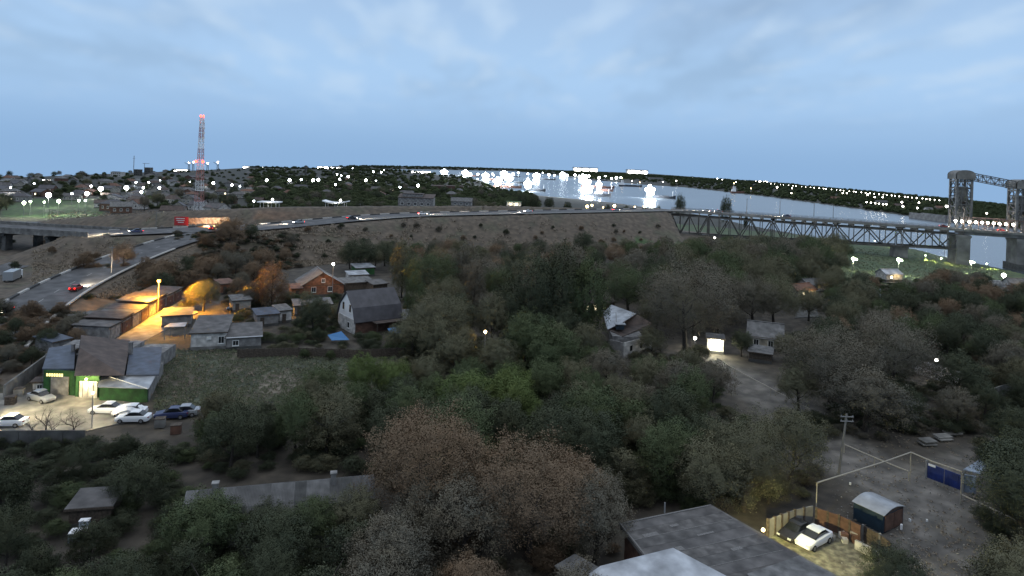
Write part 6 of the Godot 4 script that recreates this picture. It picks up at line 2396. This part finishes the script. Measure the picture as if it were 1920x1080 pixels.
	for k in [2, 4, 6]:
		bar(fr, "seam", c0.lerp(c3, k / 9.0) - fr.position + Vector3(0, 0.03, 0), c1.lerp(c2, k / 9.0) - fr.position + Vector3(0, 0.03, 0), 0.07, 0.02, mats["felt_seam"])
	var vent := P(1246, 962, 3.8) - fr.position
	rod(fr, "vent_pipe", vent, vent + Vector3(0, 1.0, 0), 0.07, mats["pole_grey"])
	mark(P(1250, 1000), "the large flat roof")
	# lamp on its yard wall
	var fl := c1.lerp(c2, 0.42) - fr.position
	ball(fr, "yard_lamp", fl + Vector3(0.9, 0.1, -0.3), 0.15, mats["lamp_warm"])
	spot(fr, fl + Vector3(1.3, 0.0, -0.5), Vector3(0.75, -0.9, -0.35), Color(1, 0.95, 0.66), 80.0, 75.0)
	# tin roofs in front
	var tr := thing("tin_roof_shed", "pale blue tin roof of a shed against the flat roofed building", "shed", P(1230, 1080, 0.0))
	roof_over(tr, "roof", [[1105, 1075, 4.3], [1126, 1061, 4.35], [1262, 1027, 4.9], [1372, 1085, 4.9], [1300, 1180, 4.3], [1090, 1180, 4.2]], 0.12, mats["roof_tin"])
	var w0 := P(1140, 1075, 0.0) - tr.position
	piece(tr, "wall", P(1230, 1120, 4.0) - tr.position - Vector3(0, 2.2, 0), Vector3(3.4, 3.6, 1.6), mats["plaster_grey"], 0.35)
	var tl := thing("grey_lean_to", "dull grey tin lean-to roof beside the pale blue roof", "shed", P(1070, 1090, 0.0))
	roof_over(tl, "roof", [[1040, 1060, 3.2], [1078, 1038, 3.4], [1128, 1066, 3.5], [1090, 1100, 3.2]], 0.1, mats["slate"])
	piece(tl, "wall", P(1085, 1078, 3.3) - tl.position - Vector3(0, 1.9, 0), Vector3(2.2, 3.2, 1.8), mats["plaster_grey"], 0.4)
	var rl := thing("grey_annex", "light grey annex roof at the yard side of the flat roof", "shed", P(1500, 1075, 0.0))
	roof_over(rl, "roof", [[1400, 1076, 4.3], [1500, 1041, 4.4], [1590, 1090, 4.4], [1500, 1170, 4.2]], 0.14, mats["slate"])
	piece(rl, "wall", P(1495, 1090, 4.2) - rl.position - Vector3(0, 2.3, 0), Vector3(4.0, 4.2, 3.0), mats["plaster_grey"], 0.5)
	# paler concrete apron by the upper lane
	var cs := Shape.new()
	var q3 := []
	for e in [[1490, 596], [1500, 562], [1527, 563], [1536, 594]]:
		q3.append(P(e[0], e[1], 0.08))
	cs.slab(q3, 0.25)
	structure("concrete_apron", cs.mesh(), mats["concrete_dark"])
	# vine arch pole in the thicket
	var vp := thing("bent_pipe", "bent white pipe arching out of the brown tree", "pipe", P(908, 920))
	var s := Shape.new()
	var pts := []
	var rad := []
	for i in 8:
		var an := i / 7.0 * 1.9
		pts.append(Vector3(0.0 - 0.9 * (1.0 - cos(an)), 2.2 + sin(an) * 0.9, 0))
		rad.append(0.05)
	pts.push_front(Vector3(0, -0.3, 0))
	rad.append(0.05)
	s.tube(pts, rad, 6)
	part(vp, "pipe", s.mesh(), mats["frame_white"])

func plant() -> void:
	clear_rects = [
		[352, 892, 700, 912], [1165, 950, 1500, 1080], [1060, 1030, 1380, 1080], [1440, 950, 1660, 1060], [1612, 912, 1700, 1000], [1535, 850, 1700, 930], [1560, 780, 1600, 890],
		[1735, 862, 1860, 925], [1700, 930, 1840, 1080], [10, 640, 300, 806], [178, 752, 355, 792], [160, 525, 345, 640], [300, 585, 492, 660], [545, 502, 640, 556], [480, 575, 546, 612],
		[642, 534, 756, 630], [612, 612, 660, 640], [650, 500, 725, 535], [300, 668, 440, 715], [495, 698, 548, 742], [1132, 572, 1200, 665], [1325, 622, 1360, 664], [1290, 625, 1320, 645], [1400, 592, 1470, 655],
		[1365, 690, 1530, 770], [1494, 564, 1536, 588], [1722, 676, 1796, 716], [1745, 660, 1770, 690], [130, 946, 206, 972], [130, 984, 164, 1016], [1585, 478, 1615, 512], [1672, 478, 1700, 518], [1808, 484, 1835, 515], [1600, 465, 1900, 512],
		[1870, 505, 1920, 540], [1098, 566, 1130, 582], [1740, 800, 1820, 838], [340, 525, 420, 585], [900, 610, 920, 632], [1255, 400, 1800, 452], [0, 735, 185, 806], [1240, 960, 1250, 972], [1500, 548, 1530, 556], [1655, 515, 1715, 530], [62, 478, 262, 556], [250, 440, 372, 476], [125, 522, 190, 548]]
	# the trees that stand out
	tree_top(803, 782, 11.0, 6.6, "brown", "dome", "", "", "largest rusty brown tree beside the slate roofed shed")
	tree_top(1000, 840, 10.2, 6.0, "brown", "dome", "", "", "rusty brown tree between the largest brown tree and flat roof")
	tree_top(1120, 905, 7.5, 3.6, "grey", "round", "", "", "grey brown tree leaning towards the large flat roof")
	tree_top(870, 900, 8.0, 4.6, "grey", "spread", "", "", "dry grey brown tree in front of the two rusty trees")
	tree_top(1400, 790, 9.5, 5.2, "dull", "dome", "", "", "wide dull olive tree above the car yard fence")
	tree_top(1485, 765, 9.0, 4.8, "dull", "spread", "", "", "wide olive brown tree beside the leaning utility pole")
	tree_top(1340, 830, 8.0, 4.4, "dull", "round", "", "", "dull olive tree next to the large flat roof corner")
	tree_top(1290, 502, 17.0, 9.6, "grey", "dome", "", "", "huge grey brown dome shaped tree beside the lit white stall")
	tree_top(1060, 472, 19.0, 6.0, "dark", "tall", "", "", "tallest dark poplar beside the tin roofed house")
	tree_top(1105, 490, 17.5, 5.0, "green", "tall", "", "", "dark poplar closest to the tin roofed house")
	tree_top(1010, 488, 17.5, 5.0, "dark", "tall", "", "", "dark poplar on the far side of the tallest poplar")
	tree_top(958, 528, 13.0, 4.2, "dark", "tall", "", "", "short dark poplar with pale stems by the warm bulb")
	tree_top(925, 560, 10.0, 4.0, "dull", "round", "", "", "dull leafy tree above the warm bulb lamp")
	tree_top(830, 556, 10.5, 7.2, "dull", "dome", "", "", "broad dull olive tree at the meadow's end")
	tree_top(775, 590, 8.0, 5.0, "dull", "spread", "", "", "dull olive tree beside the lean-to and the meadow")
	tree_top(1560, 622, 12.0, 7.4, "grey", "dome", "", "", "big grey brown tree along the upper dirt lane")
	tree_top(1672, 604, 12.5, 7.4, "grey", "dome", "", "", "big grey brown tree by the pale garden wall")
	tree_top(1625, 690, 9.0, 6.2, "grey", "spread", "", "", "spreading grey brown tree above the gas pipe")
	tree_top(1500, 690, 6.5, 3.6, "dull", "round", "", "", "smaller dull tree at the bend of the upper lane")
	tree_top(383, 530, 6.6, 3.9, "dull", "round", "", "", "feathery tree glowing orange under the garage lamp")
	tree_top(354, 552, 3.6, 2.4, "dull", "mound", "", "", "low bush glowing orange before the garage doors")
	tree_top(512, 497, 10.5, 3.9, "brown", "tall", "", "", "slim rusty tree beside the orange brick house")
	tree_top(590, 560, 7.0, 4.2, "dark", "round", "", "", "dark leafy garden tree beside the wide blue tarpaulin")
	tree_top(430, 430, 10.0, 6.0, "brown", "round", "", "", "rusty brown tree standing below the road junction")
	tree_top(676, 452, 10.0, 6.6, "dark", "round", "", "", "round dark tree on the dry slope behind green shed")
	tree_top(1096, 438, 9.5, 5.6, "dark", "round", "", "", "dark round tree at the foot of the embankment end")
	tree_top(880, 700, 7.2, 5.0, "bright", "spread", "", "", "brightest fresh green tree in the central thicket")
	tree_top(960, 712, 6.8, 4.6, "bright", "round", "", "", "fresh green tree next to the brightest green tree")
	tree_top(770, 722, 6.5, 4.2, "green", "spread", "", "", "mid green spreading tree before the meadow")
	tree_top(1312, 640, 3.2, 2.4, "dull", "mound", "", "", "leafy shrub half hiding the lit white stall")
	tree_top(605, 690, 5.0, 3.4, "green", "round", "", "", "small green tree standing on the meadow")
	tree_top(1222, 618, 5.5, 3.2, "dull", "round", "", "", "dull leafy tree half hiding the tin roofed house wall")
	tree_top(1132, 632, 4.5, 2.6, "green", "mound", "", "", "green bush at the tin roofed house's shaded corner")
	tree_top(1392, 622, 4.8, 2.6, "dark", "round", "", "", "dark tree between the lit stall and slate cottage")
	tree_top(1474, 628, 5.0, 2.8, "dull", "round", "", "", "dull tree pressed against the slate cottage gable")
	tree_top(1424, 650, 2.6, 1.9, "dark", "mound", "", "", "dark bush before the slate cottage windows")
	tree_top(1518, 545, 7.5, 4.4, "dull", "round", "", "", "dull leafy tree screening the warm lit hut")
	tree_top(1676, 1022, 5.0, 2.7, "dark", "spread", "", "", "dark leafy tree at the lit car yard's outer corner")
	tree_top(1925, 850, 9.0, 5.6, "dark", "round", "", "", "big dark tree overhanging the bare ground by the blue gate")
	tree_top(1800, 665, 8.0, 4.6, "dark", "round", "", "", "dark green tree hiding the end of the pale garden wall")
	tree_top(425, 938, 4.6, 3.0, "dark", "spread", "", "", "dark leafy tree leaning over the slate roof's low end")
	tree_top(505, 948, 4.4, 2.8, "dark", "round", "", "", "dark round tree before the middle of the slate roof")
	tree_top(590, 934, 4.8, 2.9, "green", "spread", "", "", "mid green tree below the slate shed's second chimney")
	tree_top(668, 925, 5.2, 2.8, "dull", "round", "", "", "dull tree between slate roof and largest brown tree")
	tree_top(365, 955, 4.2, 2.6, "green", "round", "", "", "mid green tree at the slate shed's outer corner")
	tree_top(170, 962, 4.0, 2.3, "dark", "mound", "", "", "dark bushy tree crowding the small dark shed")
	planted.clear()
	for c in get_children():
		if c is Node3D and c.has_meta("category") and c.get_meta("category") == "tree" and -c.position.z < 330.0:
			planted.append(c.position)
	# the thickets
	wood(-60, 835, 345, 1250, 4.7, ["dark", "dark", "dark", "green"], ["round", "spread", "mound"], 3.8, 8.5, "in the dark thicket below the lit yard", "dark thicket below the yard")
	wood(300, 940, 700, 1300, 4.5, ["dark", "dark", "green", "dark"], ["round", "spread", "mound"], 3.6, 7.4, "in the thicket before the slate roofed shed", "thicket before the slate shed")
	wood(700, 1000, 1160, 1350, 4.8, ["grey", "dull", "brown", "grey"], ["round", "spread"], 5.0, 7.5, "in the dry thicket before the large flat roof", "dry thicket before the flat roof")
	wood(340, 770, 800, 925, 5.0, ["dark", "dark", "green", "dull"], ["round", "spread", "mound"], 4.0, 8.2, "in the thicket behind the slate roofed shed", "thicket behind the slate shed")
	wood(560, 735, 1010, 830, 5.2, ["bright", "green", "green", "bright", "dull"], ["round", "spread"], 4.5, 6.8, "in the green belt along the meadow", "green belt along the meadow")
	wood(800, 830, 1330, 960, 5.4, ["dark", "green", "dull", "dark"], ["round", "spread", "mound"], 4.5, 9.0, "in the central thicket behind the rusty trees", "central thicket")
	wood(1010, 735, 1400, 835, 5.6, ["green", "dull", "dull", "grey"], ["round", "spread"], 4.5, 8.8, "in the central thicket below the tin roofed house", "thicket below the tin roofed house")
	wood(1150, 880, 1560, 950, 5.4, ["dull", "dull", "grey", "dark"], ["round", "mound"], 4.5, 6.5, "in the thicket behind the large flat roof", "thicket behind the flat roof")
	wood(760, 640, 1135, 735, 6.0, ["green", "dull", "dark", "dull"], ["round", "spread"], 5.0, 10.0, "between the meadow and the poplars", "trees round the poplars")
	wood(1190, 668, 1340, 735, 6.5, ["grey", "dull"], ["spread", "mound"], 3.5, 5.5, "at the head of the dirt lane", "trees at the lane head")
	wood(640, 480, 1260, 545, 8.6, ["dark", "dull", "grey", "brown", "green", "dull", "grey"], ["round", "dome", "spread"], 5.0, 8.0, "at the dry embankment foot", "tree belt at the embankment foot")
	wood(640, 545, 1260, 640, 8.2, ["dark", "dull", "grey", "green", "dull", "grey"], ["round", "dome", "spread", "tall"], 7.0, 13.5, "in the belt behind the poplars", "tree belt behind the poplars")
	wood(1230, 470, 1620, 640, 8.2, ["dark", "green", "grey", "dull", "dull"], ["round", "dome", "spread"], 6.5, 13.0, "between lanes and truss bridge", "tree belt before the truss bridge")
	wood(1560, 528, 1990, 700, 7.2, ["dark", "dark", "grey", "green", "brown"], ["round", "spread"], 5.5, 8.0, "in the wood below the river lawn", "wood below the river lawn")
	wood(1480, 660, 1990, 830, 6.4, ["grey", "dull", "dark", "dark"], ["round", "spread", "mound"], 5.0, 8.5, "in the wood around the pale garden wall", "wood round the garden wall")
	wood(1830, 830, 2060, 1300, 5.6, ["dark", "dark", "dull"], ["round", "spread"], 5.0, 8.5, "in the thicket beyond the blue gate", "thicket beyond the blue gate")
	wood(1600, 1060, 1960, 1250, 5.0, ["dark", "dull"], ["mound"], 2.2, 3.4, "on the bare ground near the car yard", "shrubs near the car yard", 0.5)
	wood(-60, 590, 165, 735, 5.4, ["brown", "grey", "brown", "dark"], ["mound", "spread"], 3.0, 5.5, "on the slope between ramp and workshop", "slope trees by the ramp")
	wood(150, 500, 490, 575, 6.6, ["brown", "grey", "dark", "brown"], ["round", "mound", "spread"], 4.5, 7.5, "on the slope between ramp and garages", "slope trees above the garages")
	wood(330, 440, 560, 505, 8.0, ["brown", "grey", "dark"], ["mound", "round"], 4.0, 6.0, "on the embankment below the road junction", "trees below the junction", 0.6)
	wood(0, 455, 300, 520, 8.0, ["dark", "brown"], ["mound"], 2.2, 4.0, "on the grass between ramp and flyover", "shrubs by the flyover", 0.35)
	wood(300, 655, 760, 760, 6.5, ["green", "dark", "dull"], ["mound"], 1.2, 2.4, "on the rough meadow", "meadow shrubs", 0.2)
	wood(440, 560, 800, 660, 8.0, ["dark", "dull", "green"], ["round", "mound"], 3.0, 5.0, "in the gardens between the cottages", "garden trees", 0.6)
	wood(560, 425, 1250, 490, 9.0, ["brown", "grey", "dark"], ["mound"], 1.6, 3.2, "on the dry embankment slope", "embankment shrubs", 0.7)
	wood(180, 660, 350, 760, 5.5, ["dark", "green"], ["mound"], 1.8, 3.2, "between the workshop and the meadow", "shrubs beside the workshop", 0.6)
	wood(160, 790, 360, 835, 5.0, ["dark", "dark"], ["round", "mound"], 2.6, 4.2, "below the parked white cars", "trees below the parked cars")

func build_all() -> void:
	common_materials()
	make_tree_kit()
	make_car_kit()
	build_bridge()
	build_road_side()
	build_shop()
	build_garages()
	build_left_houses()
	build_right_side()
	build_mast()
	build_ships()
	build_far()
	plant()
	ground_cover()
